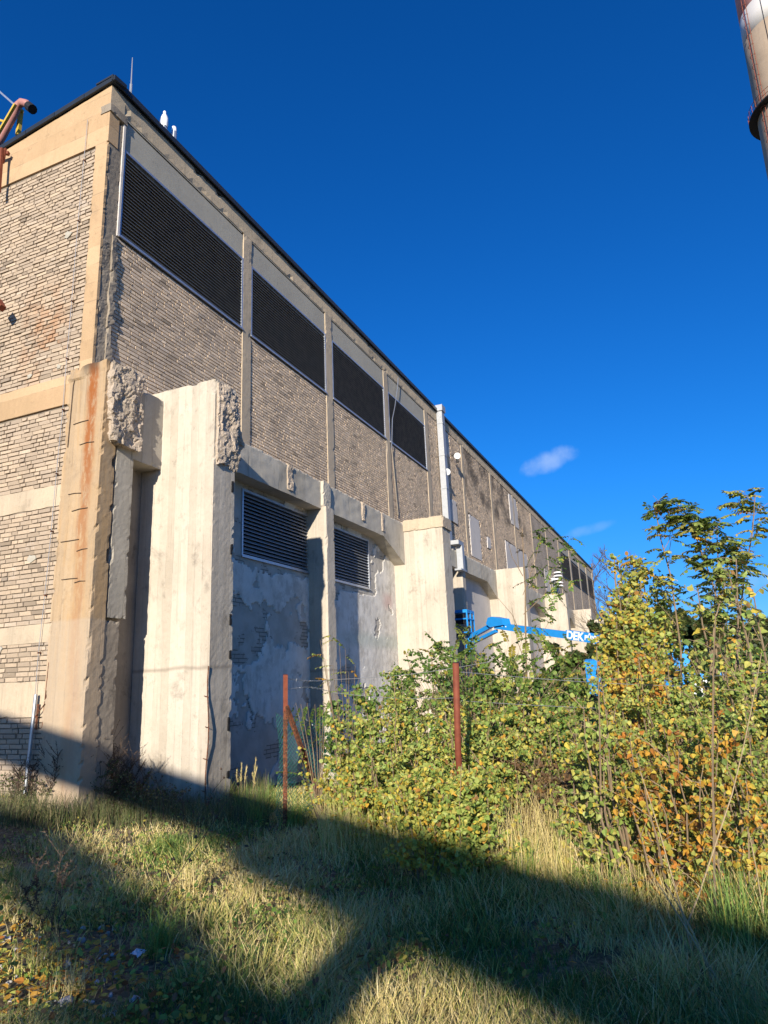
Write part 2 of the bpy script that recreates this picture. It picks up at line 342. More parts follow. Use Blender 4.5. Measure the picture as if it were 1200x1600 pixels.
def leafmat(name, trans=.35, rough=.5):
    q = Mat(name, rough); c = q.attr(); c = q.mix(q.ramp(q.noise(40, 3), .4, .7, 0, .22), c, (.12,.09,.03)); q.color(c)
    tr = N(q.t, 'ShaderNodeBsdfTranslucent'); q.t.links.new(c, tr.inputs[0]); ms = N(q.t, 'ShaderNodeMixShader'); ms.inputs[0].default_value = trans
    out = q.t.nodes['Material Output']; q.t.links.new(q.b.outputs[0], ms.inputs[1]); q.t.links.new(tr.outputs[0], ms.inputs[2]); q.t.links.new(ms.outputs[0], out.inputs[0])
    q.b.inputs['Specular IOR Level'].default_value = .35
    return q.m
M['leaf'] = leafmat('living_leaf'); M['grass'] = leafmat('grass_blade', .15, .6); M['dry'] = leafmat('dry_stem_and_seed', .1, .8)
q = Mat('single_leaf', .5); oi = N(q.t, 'ShaderNodeObjectInfo'); c = q.mix(q.ramp(q.noise(60, 3), .4, .7, 0, .3), oi.outputs['Color'], (.09,.07,.02)); q.color(c)
tr = N(q.t, 'ShaderNodeBsdfTranslucent'); q.t.links.new(c, tr.inputs[0]); ms = N(q.t, 'ShaderNodeMixShader'); ms.inputs[0].default_value = .35
q.t.links.new(q.b.outputs[0], ms.inputs[1]); q.t.links.new(tr.outputs[0], ms.inputs[2]); q.t.links.new(ms.outputs[0], q.t.nodes['Material Output'].inputs[0]); M['leaf1'] = q.m
M['bark'] = simple('grey_brown_bark', (.26,.19,.12), .9, 0, .5, 12, .6)
M['twig'] = simple('dark_dry_twig', (.10,.07,.05), .9, 0, .4, 20)
M['straw'] = simple('straw_stem', (.38,.29,.17), .85, 0, .4, 20)

# ------------------------------------------------------------------ ground
def sm(a, b, t): t = min(1, max(0, (t-a)/(b-a))); return t*t*(3-2*t)
def gz(x, y):
    z = -.30*sm(1.5, 6.5, x) + .22*math.exp(-((x+.2)**2+(y-1.0)**2)/1.6)
    z += .05*noise.noise(Vector((x*.7, y*.7, 3.1))) + .02*noise.noise(Vector((x*2.3, y*2.3, 1.1)))
    return z
def axis(c):
    near = np.arange(-11, 13, .16); far = []
    s = .3; x = 13
    while x < 900: far.append(x); x += s; s *= 1.22
    far = np.array(far); return np.concatenate([-far[::-1]+2.0, near, far]) + c
ax_, ay_ = axis(-1.0), axis(-4.0)
GX, GY = np.meshgrid(ax_, ay_, indexing='ij')
GZ = np.array([[gz(x, y) if (abs(x) < 30 and abs(y) < 30) else -.3*sm(1.5, 6.5, x) for y in ay_] for x in ax_])
nx, ny = GX.shape; idx = np.arange(nx*ny).reshape(nx, ny)
fc = np.stack([idx[:-1,:-1], idx[1:,:-1], idx[1:,1:], idx[:-1,1:]], -1).reshape(-1, 4)
g = npmesh('ground', np.stack([GX, GY, GZ], -1).reshape(-1, 3), fc, M['ground'], smooth=True); tag(g, kind='structure')

# ------------------------------------------------------------------ factory building
bld = empty('factory_building', (0,0,0), 'long weathered concrete and brick factory hall with louvred openings and concrete piers', 'building')
def rough_box(x0, x1, y0, y1, z0, z1, res=.06, amp=.008, chip=.02, seed=0, mod=None):
    """box of small faces, its faces uneven and its edges chipped"""
    import bmesh
    mb = {}; V = []; Fs = []
    def vid(p):
        k = (round(p[0], 4), round(p[1], 4), round(p[2], 4))
        if k not in mb: mb[k] = len(V); V.append(Vector(k))
        return mb[k]
    def lin(a, b): n = max(1, int(round((b-a)/res))); return [a+(b-a)*i/n for i in range(n+1)]
    X, Y, Z = lin(x0, x1), lin(y0, y1), lin(z0, z1)
    def face(A, B, f, flip):
        for i in range(len(A)-1):
            for j in range(len(B)-1):
                q_ = [vid(f(A[i], B[j])), vid(f(A[i+1], B[j])), vid(f(A[i+1], B[j+1])), vid(f(A[i], B[j+1]))]
                Fs.append(tuple(q_[::-1]) if flip else tuple(q_))
    face(Y, Z, lambda a, b: (x0, a, b), True); face(Y, Z, lambda a, b: (x1, a, b), False)
    face(X, Z, lambda a, b: (a, y0, b), False); face(X, Z, lambda a, b: (a, y1, b), True)
    face(X, Y, lambda a, b: (a, b, z1), False); face(X, Y, lambda a, b: (a, b, z0), True)
    for v in V:
        p = v + Vector((seed*7.3, seed*3.1, 0))
        e = [(-1 if abs(v.x-x0) < 1e-4 else 1 if abs(v.x-x1) < 1e-4 else 0), (-1 if abs(v.y-y0) < 1e-4 else 1 if abs(v.y-y1) < 1e-4 else 0), (-1 if abs(v.z-z0) < 1e-4 else 1 if abs(v.z-z1) < 1e-4 else 0)]
        d = noise.noise_vector(p*3)*amp*.35 + noise.noise_vector(p*17)*amp*.45
        if sum(1 for k in e if k) >= 2:
            ch = max(0, noise.noise(p*4.7)-.34)*chip*4 + max(0, noise.noise(p*14)-.22)*chip*2.4
            d -= Vector(e)*ch
        a = mod(v) if mod else 0
        if a:
            cl_ = noise.cell_vector(p*7+noise.noise_vector(p*4)*.9); d += (noise.noise_vector(p*3.2)*.85 + (cl_-Vector((.5,.5,.5)))*.34 + noise.noise_vector(p*10)*.25 + noise.noise_vector(p*27)*.22)*a + Vector(e)*a*.2
        v += d
    o = MB(); o.v = [tuple(v) for v in V]; o.f = Fs
    return o
def part(name, mb, mat, parent=bld, smooth=False): return put(obj(name, mb, M[mat], None, smooth), parent)

# body behind everything (keeps light out), roof
LX = 62.5
b = MB(); b.box(.20, LX-.05, .30, 16, -.8, 10.0); part('wall_core', b, 'mortar')
def roofz(y): return 11.80 - .12*y
b = MB(); b.prism([(-.02, roofz(0)), (16.2, roofz(16.2)), (16.2, 9.0), (.25, 9.0), (.25, 11.6), (-.02, 11.70)], 'x', .08, LX); recalc(part('roof', b, 'darkmetal'))
b = MB()
b.prism([(-.08, 11.83), (.3, 11.80), (.3, 11.77), (-.05, 11.79), (-.05, 11.72), (-.08, 11.72)], 'x', -.08, LX+.1)
recalc(part('eaves_flashing', b, 'darkmetal'))
b = MB()
for k in range(24):                                       # short lengths of sheet along the sloping end eave
    y0, y1 = -.12+k*.7, -.12+(k+1)*.7-.012
    z0, z1 = roofz(y0)+.012*rnd.random(), roofz(y1)+.012*rnd.random()
    vs = [(-.07,y0,z0-.10),(-.07,y1,z1-.10),(-.07,y1,z1-.01),(-.07,y0,z0-.01),(.2,y0,z0+.02),(.2,y1,z1+.02),(.2,y0,z0-.05),(.2,y1,z1-.05)]
    b.add(vs, [(0,1,2,3),(3,2,5,4),(0,3,4,6),(1,7,5,2),(0,6,7,1)])
part('end_eaves_sheet', b, 'darkmetal')

# ---- end wall
ew = put(obj('end_wall', MB().box(.022, .25, .10, 16, -.6, 11.3), M['mortar']), bld)
def sub(name, mb, mat, parent, smooth=False): o = obj(name, mb, M[mat], None, smooth); o.parent = parent; o.matrix_parent_inverse = Matrix.Identity(4); return o
b = MB(); b.prism([(.0, 10.57), (5.0, 10.62), (16, 10.7), (16, roofz(16)-.11), (.0, roofz(0)-.11)], 'x', -.012, .2); recalc(sub('top_beam', b, 'band', ew))
for z0, z1, m_ in ((5.94, 6.42, 'band'), (4.34, 4.67, 'column'), (2.36, 2.62, 'column'), (1.35, 1.83, 'column')):
    o = rough_box(-.016 if m_ == 'band' else -.004, .2, .36, 8, z0, z1, .12, .006, .012, seed=z0); sub('concrete_band', o, m_, ew)
# corner column above the pier
sub('corner_column', rough_box(-.02, .03, .0, .27, 6.3, 10.57, .04, .003, .012, 3), 'band', ew)
def colbite(v): return .05 if v.z < 9 and v.x > .2 else 0
part('corner_column', rough_box(.035, .30, .012, .24, 6.3, 11.1, .03, .008, .03, 4, lambda v: .02 if v.z < 8.7 else .004), 'dirty')
part('corner_block', rough_box(-.03, .36, -.03, .2, 11.16, 11.315, .06, .004, .01, 5), 'dirty')
part('top_beam', rough_box(-.01, .30, -.002, .2, 11.32, 11.71, .08, .005, .02, 6), 'lintel')

# ---- side wall (plane y = 0)
COLS = [(3.84,4.14), (7.56,7.90), (11.42,11.74), (15.14,15.48), (19.56,19.86), (24.16,24.46), (28.8,29.1), (33.5,33.8), (38.2,38.5), (42.9,43.5)]
FARC = [(48.0,48.55), (52.9,53.4), (57.6,58.2), (62.0,62.5)]
sw = put(obj('side_wall', MB().box(.28, LX, .045, .30, 5.9, 11.75), M['mortar']), bld)
for i, (a, c_) in enumerate(COLS+FARC):
    sub('column', rough_box(a, c_, -.004, .1, 6.25, 11.32, .09 if i < 5 else .3, .004, .012, 20+i), 'column', sw)
sub('top_beam', rough_box(.30, LX, -.004, .2, 11.322, 11.70, .14, .006, .02, 31), 'lintel', sw)
b = MB()
BAYS = [(.36, 3.84), (4.14, 7.56), (7.90, 11.42), (11.74, 15.14)]
for a, c_ in BAYS:
    sub('cement_panel', MB().box(a+.01, c_-.01, .022, .1, 10.69, 11.27), 'panel', sw)
    # thin batten under the top beam
    sub('ledge_strip', MB().box(a+.01, c_-.06, .006, .03, 11.292, 11.318), 'panel', sw)

def louvre(x0, x1, z0, z1, pitch, mat_s, mat_f, y=.0, wall=bld, step=True):
    lv = put(obj('louvre', MB().box(x0, x1, y+.16, y+.17, z0, z1), M['void']), bld)  # near-black sheet painting the darkness behind the slats
    fw = .045
    fr = MB()
    fr.box(x0-.0, x0+fw, y-.022, y+.15, z0, z1).box(x1-fw, x1, y-.022, y+.15, z0, z1)
    fr.box(x0+fw, x1-fw, y-.020, y+.15, z0, z0+fw).box(x0+fw, x1-fw, y-.020, y+.15, z1-fw, z1)
    fr.box(x0-.01, x1+.01, y-.045, y-.02, z0-.02, z0+.012)
    f = obj('louvre_frame', fr, M[mat_f]); f.parent = lv
    n = int((z1-z0-2*fw)/pitch); me = None
    for i in range(n):
        z = z0+fw+pitch*(i+.35)
        if me is None:
            s = MB(); t = .0022; d = pitch*.95
            # blade falling outwards, with a folded front lip
            prof = [(y-.014, 0.0), (y-.014, .006), (y-.008, .006), (y-.008, .004), (y+.055, d*.95), (y+.057, d*.95-t), (y-.008, -.001)]
            s.prism(prof, 'x', x0+fw, x1-fw)
            o = recalc(obj('slat', s, M[mat_s])); me = o.data; me.materials.append(M['galvmatt'] if mat_s != 'antlouvre' else M['lip'])
            for pf in me.polygons:
                if pf.center.y < y-.007: pf.material_index = 1  # lip faces take the paler painted-light colour on the dark louvres
        else:
            o = bpy.data.objects.new('slat', me); col.objects.link(o)
        o.location = (0, 0, z); o.parent = lv
    return lv
for a, c_ in ((.34, 3.84), (4.14, 7.56), (7.92, 11.42), (11.74, 15.14)):
    louvre(a, c_, 8.98, 10.69, .068, 'antlouvre', 'galv', y=.02)
sub('jamb', MB().box(.30, .345, -.012, .1, 8.95, 11.2), 'plasterpanel', sw)
for a, c_ in ((43.7, 47.9), (48.65, 52.8), (53.5, 57.5), (58.3, 61.9)):
    louvre(a, c_, 8.75, 10.65, .14, 'antlouvre', 'darkmetal', y=.02)
    sub('cement_panel', MB().box(a-.05, c_+.05, .03, .1, 10.65, 11.3), 'panel', sw)
# plaster infills between the bricks
PATCH = [(17.20,17.95,10.3,11.27), (17.15,18.35,7.60,8.50), (20.15,21.70,6.62,8.42), (28.1,29.95,9.6,11.25), (26.4,31.4,6.7,8.4), (22.85,23.45,7.42,7.95), (36.5,38.1,6.9,8.3), (39.0,41.8,6.5,8.2)]
for i, (a, c_, z0, z1) in enumerate(PATCH):
    sub('plaster_infill', rough_box(a, c_, .0 if i != 1 else -.03, .1, z0, z1, .12 if a < 24 else .3, .006, .03, 40+i), 'plasterpanel', sw)

# ---- bricks
def brick_cells(u0, u1, z0, z1, seed, holes=()):
    r = random.Random(seed); out = []; z = z0+.008; k = 0
    while z + .056 < z1+.02:
        u = u0 + (-.07 if k % 2 else .0) - r.random()*.06; h = .056
        while u < u1:
            L_ = (.238 if r.random() < .62 else .115)+r.uniform(-.006,.006)
            a, c_ = max(u, u0), min(u+L_, u1)
            if c_-a > .04 and not any(a < H[1] and c_ > H[0] and z < H[3] and z+h > H[2] for H in holes):
                if z+h > z1: h2 = z1-z
                else: h2 = h
                if h2 > .02: out.append((a, c_, z, z+h2))
            u += L_ + .0125
        z += .0685; k += 1
    return out
ends = []
for z0, z1 in ((-.1, 1.35), (1.83, 2.36), (2.62, 4.34), (4.67, 5.94)): ends += brick_cells(.43, 5, z0, z1, z0)
ends += brick_cells(.28, 5, 6.42, 10.565, 9)
edges_x = [.30]+[v for c_ in COLS for v in c_]
side = []
for i in range(0, len(edges_x)-1, 2):
    a, c_ = edges_x[i], edges_x[i+1]
    if a > 33: break
    hi = 8.96 if c_ < 15.3 else 11.315
    side += brick_cells(a+.004, c_-.004, 6.26, hi, 50+i, [p for p in PATCH])
for a_, c_ in ((33.8, 38.2), (38.5, 42.9), (43.5, 62.0)):
    b = MB(); z1 = 11.31 if c_ < 43 else 8.72
    b.box(a_, c_, .018, .1, 6.2, z1); sub('distant_brickwork', b, 'farbrick', sw)
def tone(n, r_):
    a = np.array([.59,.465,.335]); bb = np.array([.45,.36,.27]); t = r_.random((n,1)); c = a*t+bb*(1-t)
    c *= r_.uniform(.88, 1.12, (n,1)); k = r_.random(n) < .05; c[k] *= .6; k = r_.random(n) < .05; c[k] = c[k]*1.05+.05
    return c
def brick_arr(cells, plane):
    C_ = np.array(cells); n = len(C_); dpt = .05
    k_ = 1.0 if plane == 'x' else .42
    out = rng.uniform(-.005, .008, n)*k_; corner = rng.normal(0, .0022*k_, (n, 8, 3))
    V = np.zeros((n, 8, 3)); i = 0
    tilt = rng.normal(0, .002*k_, (n, 2))
    for du in (0, 1):
        for dz in (0, 1):
            for dd in (0, 1):
                ins = .0035 if dd == 0 else 0
                u = C_[:, du] + (ins if du == 0 else -ins); z = C_[:, 2+dz] + (ins if dz == 0 else -ins)
                d = (-out + tilt[:, 0]*(du-.5)*2 + tilt[:, 1]*(dz-.5)) if dd == 0 else np.full(n, dpt)
                if plane == 'x': V[:, i] = np.stack([d, u, z], -1)
                else: V[:, i] = np.stack([u, d+.018, z], -1)
                i += 1
    V += corner
    Fq = np.array([[0,4,6,2],[0,1,5,4],[2,6,7,3],[0,2,3,1],[4,5,7,6]])   # order du,dz,dd -> index du*4+dz*2+dd
    if plane == 'x': Fq = Fq[:, ::-1]
    return V, Fq
Pc = np.array(CAM)
def score(c_, plane):
    u, z = (c_[0]+c_[1])/2, (c_[2]+c_[3])/2; p = Vector((0, u, z)) if plane == 'x' else Vector((u, 0, z))
    v = p-CAM; d = v.dot(F); px = 600+FPX*v.dot(R2)/d; py = 800-FPX*v.dot(U2)/d
    if not (-5 < px < 1205 and -5 < py < 1250): return 0
    nrm = Vector((1,0,0)) if plane == 'x' else Vector((0,1,0))
    return (c_[1]-c_[0])*(c_[3]-c_[2])*abs(v.normalized().dot(nrm))/d**2
allb = sorted([(score(c_, 'x'), 'x', c_) for c_ in ends] + [(score(c_, 'y'), 'y', c_) for c_ in side], key=lambda t: -t[0])
pick = allb[:290]; rest = allb[290:]
for pl_, par in (('x', ew), ('y', sw)):
    cells = [t[2] for t in rest if t[1] == pl_]
    V, Fq = brick_arr(cells, pl_); n = len(V); tk = .82 if pl_ == 'x' else 1.38  # sun-facing end wall coloured darker, grazing-lit side wall lighter, to balance the light
    Fc = (Fq[None] + (np.arange(n)*8)[:, None, None]).reshape(-1, 4)
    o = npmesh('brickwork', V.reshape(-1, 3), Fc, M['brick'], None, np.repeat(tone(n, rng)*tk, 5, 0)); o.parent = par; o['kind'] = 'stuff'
variants = {}
for s_, pl_, c_ in pick:
    L_ = round((c_[1]-c_[0])*50)/50; h_ = round((c_[3]-c_[2])*100)/100; key = (pl_, L_, h_, rnd.randrange(3))
    if key not in variants:
        V, Fq = brick_arr([(-L_/2, L_/2, -h_/2, h_/2)], pl_)
        me = bpy.data.meshes.new('brick'); me.from_pydata([tuple(p) for p in V[0]], [], [tuple(int(i) for i in f) for f in Fq]); me.materials.append(M['brick1']); variants[key] = me
    o = bpy.data.objects.new('brick', variants[key]); col.objects.link(o); o.parent = ew if pl_ == 'x' else sw
    u, z = (c_[0]+c_[1])/2, (c_[2]+c_[3])/2
    o.location = (0, u, z) if pl_ == 'x' else (u, 0, z)
    tt = tone(1, rng)[0]*(.82 if pl_ == 'x' else 1.38); o.color = (*tt, 1)  # same light-balancing colour shift per wall as the brickwork
# small mortar splashes and cement patches on the end wall
for (y, z, s_) in ((.75, 9.0, .13), (.72, 6.62, .07), (1.35, 6.6, .08), (.95, 3.6, .12), (1.45, 2.3, .1)):
    mb = MB(); n = 9; ring = [(-.014-.004*rnd.random(), y+math.cos(2*PI*k/n)*s_*.75*rnd.uniform(.5,1.2), z+math.sin(2*PI*k/n)*s_*.6*rnd.uniform(.5,1.1)) for k in range(n)]
    mb.add([(-.022, y, z)]+ring+[(.02, p[1], p[2]) for p in ring], [(0, 1+(k+1) % n, 1+k) for k in range(n)]+[(1+k, 1+(k+1) % n, 1+n+(k+1) % n, 1+n+k) for k in range(n)])
    sub('cement_patch', mb, 'panel', ew)

# ---- lower storey
def patch_wall(x0, x1, z0, z1, y, holes, res):
    nx_, nz_ = int((x1-x0)/res), int((z1-z0)/res)
    xs = np.linspace(x0, x1, nx_+1); zs = np.linspace(z0, z1, nz_+1); V = []; A = []
    for x in xs:
        for z in zs:
            p = Vector((x, 0, z))
            v = noise.fractal(p*.75+Vector((4.4,0,2.2)), .9, 2.1, 6) + .10*noise.noise(p*5.3) + .07*noise.noise(p*12)
            if x < 6.8: bias = .22*math.exp(-((z-3.55)/.5)**2) + .24*math.exp(-((z-1.9)/.75)**2) - .30*math.exp(-((z-2.8)/.28)**2) - .5*sm(3.9, 4.1, z) - .45*sm(1.1, .5, z)
            else: bias = .42 - .9*sm(3.9, 4.0, z)*sm(10.6, 9.9, x) - .1*sm(1, .3, z)
            k = 1 if v+bias > .03 else 0
            soft = sm(-.004, .004, v+bias-.03)
            V.append((x, y - .024*soft - .005*noise.noise(p*6), z)); A.append(soft)
    V = np.array(V); idx = np.arange(len(V)).reshape(nx_+1, nz_+1)
    fc = np.stack([idx[:-1,:-1], idx[1:,:-1], idx[1:,1:], idx[:-1,1:]], -1).reshape(-1, 4)
    cx = (V[fc[:, 0], 0]+V[fc[:, 2], 0])/2; cz = (V[fc[:, 0], 2]+V[fc[:, 2], 2])/2; keep = np.ones(len(fc), bool)
    for h in holes: keep &= ~((cx > h[0]) & (cx < h[1]) & (cz > h[2]) & (cz < h[3]))
    me_o = npmesh('plastered_wall', V, fc[keep], M['patchy'], None, smooth=False)
    a_ = me_o.data.attributes.new('plaster', 'FLOAT', 'POINT'); a_.data.foreach_set('value', np.array(A, dtype=np.float32))
    return put(me_o, bld)
L1 = (3.94, 6.60, 4.14, 5.52); L2 = (7.25, 9.93, 4.12, 5.50)
hh = [(l[0]+.03, l[1]-.03, l[2]+.03, l[3]-.03) for l in (L1, L2)]
patch_wall(1.5, 11.9, -.45, 6.0, .05, hh, .035)
for l in (L1, L2): louvre(*l, .078, 'galvmatt', 'galv', y=.05)
part('wall_below', MB().box(12, LX, .04, .25, -.5, 6.2), 'plasterpanel')
# piers
part('pier', rough_box(-.05, .22, -.33, .42, -.5, 6.46, .05, .008, .03, 60, lambda v: .05 if v.z > 6.3 else 0), 'rustpier')
part('pier_base', rough_box(.18, .50, -.315, .30, -.5, 2.62, .05, .012, .03, 61), 'dirty')
part('pier_panel', rough_box(.26, .60, -.325, -.15, 2.66, 5.35, .05, .006, .02, 62), 'grey')
part('pier_core', rough_box(.20, .58, -.20, .10, 2.62, 6.3, .08, .01, .02, 63), 'dirty')
part('broken_crown', rough_box(.03, .62, -.43, .05, 5.22, 6.44, .021, .02, .06, 64, lambda v: .085), 'rubble')
b = rough_box(.56, 1.22, -.33, .10, 5.09, 6.28, .07, .006, .02, 65); part('link_beam', b, 'grey')
part('wall_niche', MB().box(.4, 1.3, .06, .2, -.5, 5.2), 'dirty')
def pier(x0, x1, y0, z1, res, seed, mat='pale'):
    return part('pier', rough_box(x0, x1, y0, .12, -.6, z1, res, .006, .02, seed), mat)
pier(1.2, 1.74, -1.37, 6.45, .055, 70)
def crown(v): return .10 if (v.y < -1.1 and v.z > 5.1) else .06
part('broken_edge', rough_box(1.25, 1.78, -1.41, -1.08, 5.02, 6.40, .022, .02, .05, 71, lambda v: .07 if v.x > 1.3 else .02), 'rubble')
part('broken_edge', rough_box(1.5, 2.05, -1.25, -.6, 5.35, 5.95, .024, .02, .05, 72, lambda v: .09), 'rubble')
for k in (0, 1, 3, 4, 6, 8):                             # proud black blocks painting the darkness of sockets in the pier edge
    z = .5+k*.52+rnd.uniform(-.14,.14)
    mb = rough_box(1.655, 1.70, -1.388, -1.30, z, z+rnd.uniform(.10,.2), .03, .012, .01, 73+k); part('socket_shade_block', mb, 'void')
for i, (x0, seed) in enumerate(((11.7, 80), (22.6, 81), (33.8, 82), (45, 83), (56, 84))):
    pier(x0, x0+.72, -1.55, 6.33, .09 if i < 2 else .25, seed)
part('pier_cap', rough_box(11.66, 12.46, -1.60, -.32, 6.02, 6.36, .06, .012, .03, 85), 'column')
# slim posts
for i, (x0, s_) in enumerate(((6.55, 90), (17.05, 91), (28.1, 92), (39.4, 93), (50.4, 94))):
    part('slim_post', rough_box(x0, x0+.37, -.46, .1, -.5, 5.66, .05 if i == 0 else .15, .006, .018, s_), 'pale')
    part('post_head', rough_box(x0+.0, x0+.34, -.40, .1, 5.64, 6.27, .05 if i == 0 else .15, .014, .03, s_+6, (lambda v: .02) if i == 0 else None), 'beam')
b = MB()
ft = rough_box(6.35, 7.1, -.62, .1, -.5, .25, .06, .03, .06, 99)
ft.v = [(6.73+(x-6.73)*(1.25-.75*max(0, z+.2)/.45*.55), y*(1.0 if z > .1 else 1.2), z) for x, y, z in ft.v]; part('post_foot', ft, 'pale')
# haunched beams between piers
def haunch(x0, x1, left, right, seed, res=.09):
    """beam with its soffit dropping at the piers"""
    def zb(x):
        z = 5.62
        if left: z = min(z, 5.02+.6*min(1, max(0, (x-x0)/1.55)))
        if right: z = min(z, 5.02+.6*min(1, max(0, (x1-x)/1.55)))
        return z
    mb = rough_box(x0, x1, -.33, .10, 0, 1, res, 0, 0, seed); vs = []
    for x, y, z in mb.v:
        b_ = zb(x); p = Vector((x+seed, y, z)); zz = b_ + (6.30-b_)*z
        edge = (z > .97 and y < -.3)
        d = noise.noise_vector(p*4)*.010
        if edge: d += Vector((0, .05, -.05))*max(0, noise.noise(p*6)+.35)
        vs.append((x, y+d.y, zz+d.z))
    mb.v = vs; part('haunched_beam', mb, 'beam')
haunch(1.74, 6.55, True, False, 1.0, .07); haunch(6.90, 11.70, False, True, 2.0, .07)
haunch(12.42, 17.05, True, False, 3.0, .12); haunch(17.42, 22.6, False, True, 4.0, .12)
haunch(23.32, 28.1, True, False, 5.0, .3); haunch(28.47, 33.8, False, True, 6.0, .3)
haunch(34.5, 39.4, True, False, 7.0, .3); haunch(39.8, 45, False, True, 8.0, .3)
haunch(45.7, 50.4, True, False, 9.0, .3); haunch(50.8, 56, False, True, 10.0, .3)
# vertical broken scars in the beams, broken mortar along the beam top
for x, w_, z0, z1 in ((5.05, .20, 5.72, 6.28), (6.62, .26, 5.7, 6.3), (8.75, .12, 5.8, 6.28), (10.05, .11, 5.75, 6.28)):
    part('broken_scar', rough_box(x, x+w_, -.352, -.25, z0, z1, .03, .01, .03, x, lambda v: .035), 'rubble')
part('mortar_ledge', rough_box(2.0, 11.7, -.16, .05, 6.24, 6.335, .045, .01, .02, 95, lambda v: .028), 'rubble')
part('mortar_ledge', rough_box(12.4, 22.6, -.2, .05, 6.25, 6.33, .1, .01, .02, 96, lambda v: .028), 'rubble')
part('broken_strip', rough_box(.22, .33, -.02, .1, 6.4, 8.9, .035, .02, .03, 97, lambda v: .028), 'dirty')
# downpipes, duct
duct = MB(); duct.box(16.50, 16.80, -.24, -.02, 6.55, 11.72); duct.box(16.45, 16.85, -.28, -.01, 11.72, 11.96)
for z in (7.3, 8.6, 9.9, 11.2): duct.box(16.485, 16.815, -.255, -.015, z, z+.03)
part('air_duct', duct, 'galvmatt')
duct = MB(); duct.box(16.50, 17.12, -.56, -.24, 6.45, 6.60); duct.box(16.86, 17.12, -.57, -.345, 5.55, 6.45); duct.box(16.50, 17.16, -.60, -.345, 5.49, 5.55)
part('air_duct', duct, 'galvmatt')
# end wall: lightning conductor with clips, conduit, rust bars
def xw(p, x=-.04):
    v = (at(p[0], p[1], 1)-CAM); return CAM + v*((x-CAM.x)/v.x)
def yw(p, y=-.04):
    v = (at(p[0], p[1], 1)-CAM); return CAM + v*((y-CAM.y)/v.y)
pts = [xw(p) for p in ((137,187),(131,250),(122,345),(112,470),(104,560),(98,640),(88,740),(80,830),(70,930),(60,1020),(55,1085))]
b = MB().tube(pts, .0045, 5); part('lightning_conductor', b, 'wire')
b = MB()
for p in pts[1:-1]: b.box(-.05, .0, p.y-.01, p.y+.01, p.z-.01, p.z+.01)
part('conductor_clips', b, 'rust')
part('conduit', MB().tube([xw((56,1085), -.07), xw((39,1240), -.07)], .024, 10), 'galv')
b = MB().tube([xw((77,1035)), xw((66,1140))], .012, 6); b.tube([xw((60,1100)), xw((56,1140))], .014, 6); b.tube([xw((70,1100), -.06), xw((55,1120), -.06)], .008, 5); part('rusty_rebar', b, 'rust')
# weld marks: short horizontal rebar traces on the rusty pier
b = MB()
for (y, z, L_) in ((.1,5.55,.3),(-.05,5.2,.28),(.12,4.45,.25),(.0,4.2,.3),(.15,3.75,.35),(-.1,3.6,.2),(.1,3.2,.3),(-.1,3.15,.2)):
    b.tube([(-.058, y-L_/2, z+rnd.uniform(-.01,.01)), (-.06, y, z+.008), (-.058, y+L_/2, z+rnd.uniform(-.01,.01))], .006, 5)
part('exposed_rebar', b, 'twig')
b = MB().tube([Vector((-.056, .26, 6.4)), Vector((-.058, .31, 6.2)), Vector((-.058, .33, 5.2))], .008, 5); part('exposed_rebar', b, 'twig')
rb = [Vector((1.19, -1.375+.02*math.sin(k), z)) for k, z in enumerate(np.linspace(.05, 1.95, 10))]
b = MB().tube([p+Vector((-.03, -.02, 0)) for p in rb], .009, 6)
for p in rb[1:-1:2]: b.tube([p+Vector((-.035, -.02, 0)), p+Vector((-.02, .05, .01))], .006, 5)
part('exposed_rebar', b, 'rust')
# roof: lightning rod
p = yw((204,150), .15); p2 = yw((207,90), .15)
b = MB().tube([p-Vector((0,0,.2)), p+(p2-p)*.3], .022, 6); b.tube([p+(p2-p)*.3, p2], [.012, .006], 6); part('lightning_rod', b, 'wire')
# hanging cable over the fourth louvre
cb = [yw(q_, -.08) for q_ in ((622,590),(621,605),(617,635),(613,655),(612,700))]
part('hanging_cable', MB().tube(cb, .012, 5), 'galv')
cb = [yw(q_, -.03) for q_ in ((612,700),(616,740),(622,805))]
part('hanging_cable', MB().tube(cb, .02, 5), 'dirty')
# floodlights on the side wall
def flood(px, py, lab):
    c_ = yw((px, py), -.2); e = empty('floodlight', c_, lab, 'lamp'); 
    mb = MB().tube([c_+Vector((0,.02,0)), c_+Vector((-.04,-.02,-.02)), c_+Vector((-.09,-.04,-.04))], [.05, .11, .13], 12); put(obj('lamp_shade', mb, M['white']), e)
    mb = MB().tube([c_+Vector((0,.22,.05)), c_+Vector((0,.05,.08))], .02, 6); mb.tube([c_+Vector((.02,.02,-.05)), c_+Vector((.04,-.0,-.28))], [.06,.05], 8); put(obj('bracket', mb, M['blacktrim']), e)
flood(714, 712, 'round white wall lamp high on the brickwork, right of the duct')
flood(698, 737, 'round white wall lamp directly beside the galvanised duct')
c_ = yw((872, 905), -.45); e = empty('vent_hood', c_, 'striped white ventilation hood on the far facade, below the far louvres', 'vent')
for k in range(5):
    z = -.5+k*.22; put(obj('hood_ring', MB().tube([c_+Vector((0,0,z)), c_+Vector((0,0,z+.10))], [.34, .24], 14), M['white']), e)
put(obj('hood_core', MB().tube([c_+Vector((0,0,-.55)), c_+Vector((0,0,.55))], .2, 10), M['blacktrim']), e)
put(obj('bracket', MB().box(c_.x-.1, c_.x+.1, c_.y, .05, c_.z-.1, c_.z+.1), M['galv']), e)

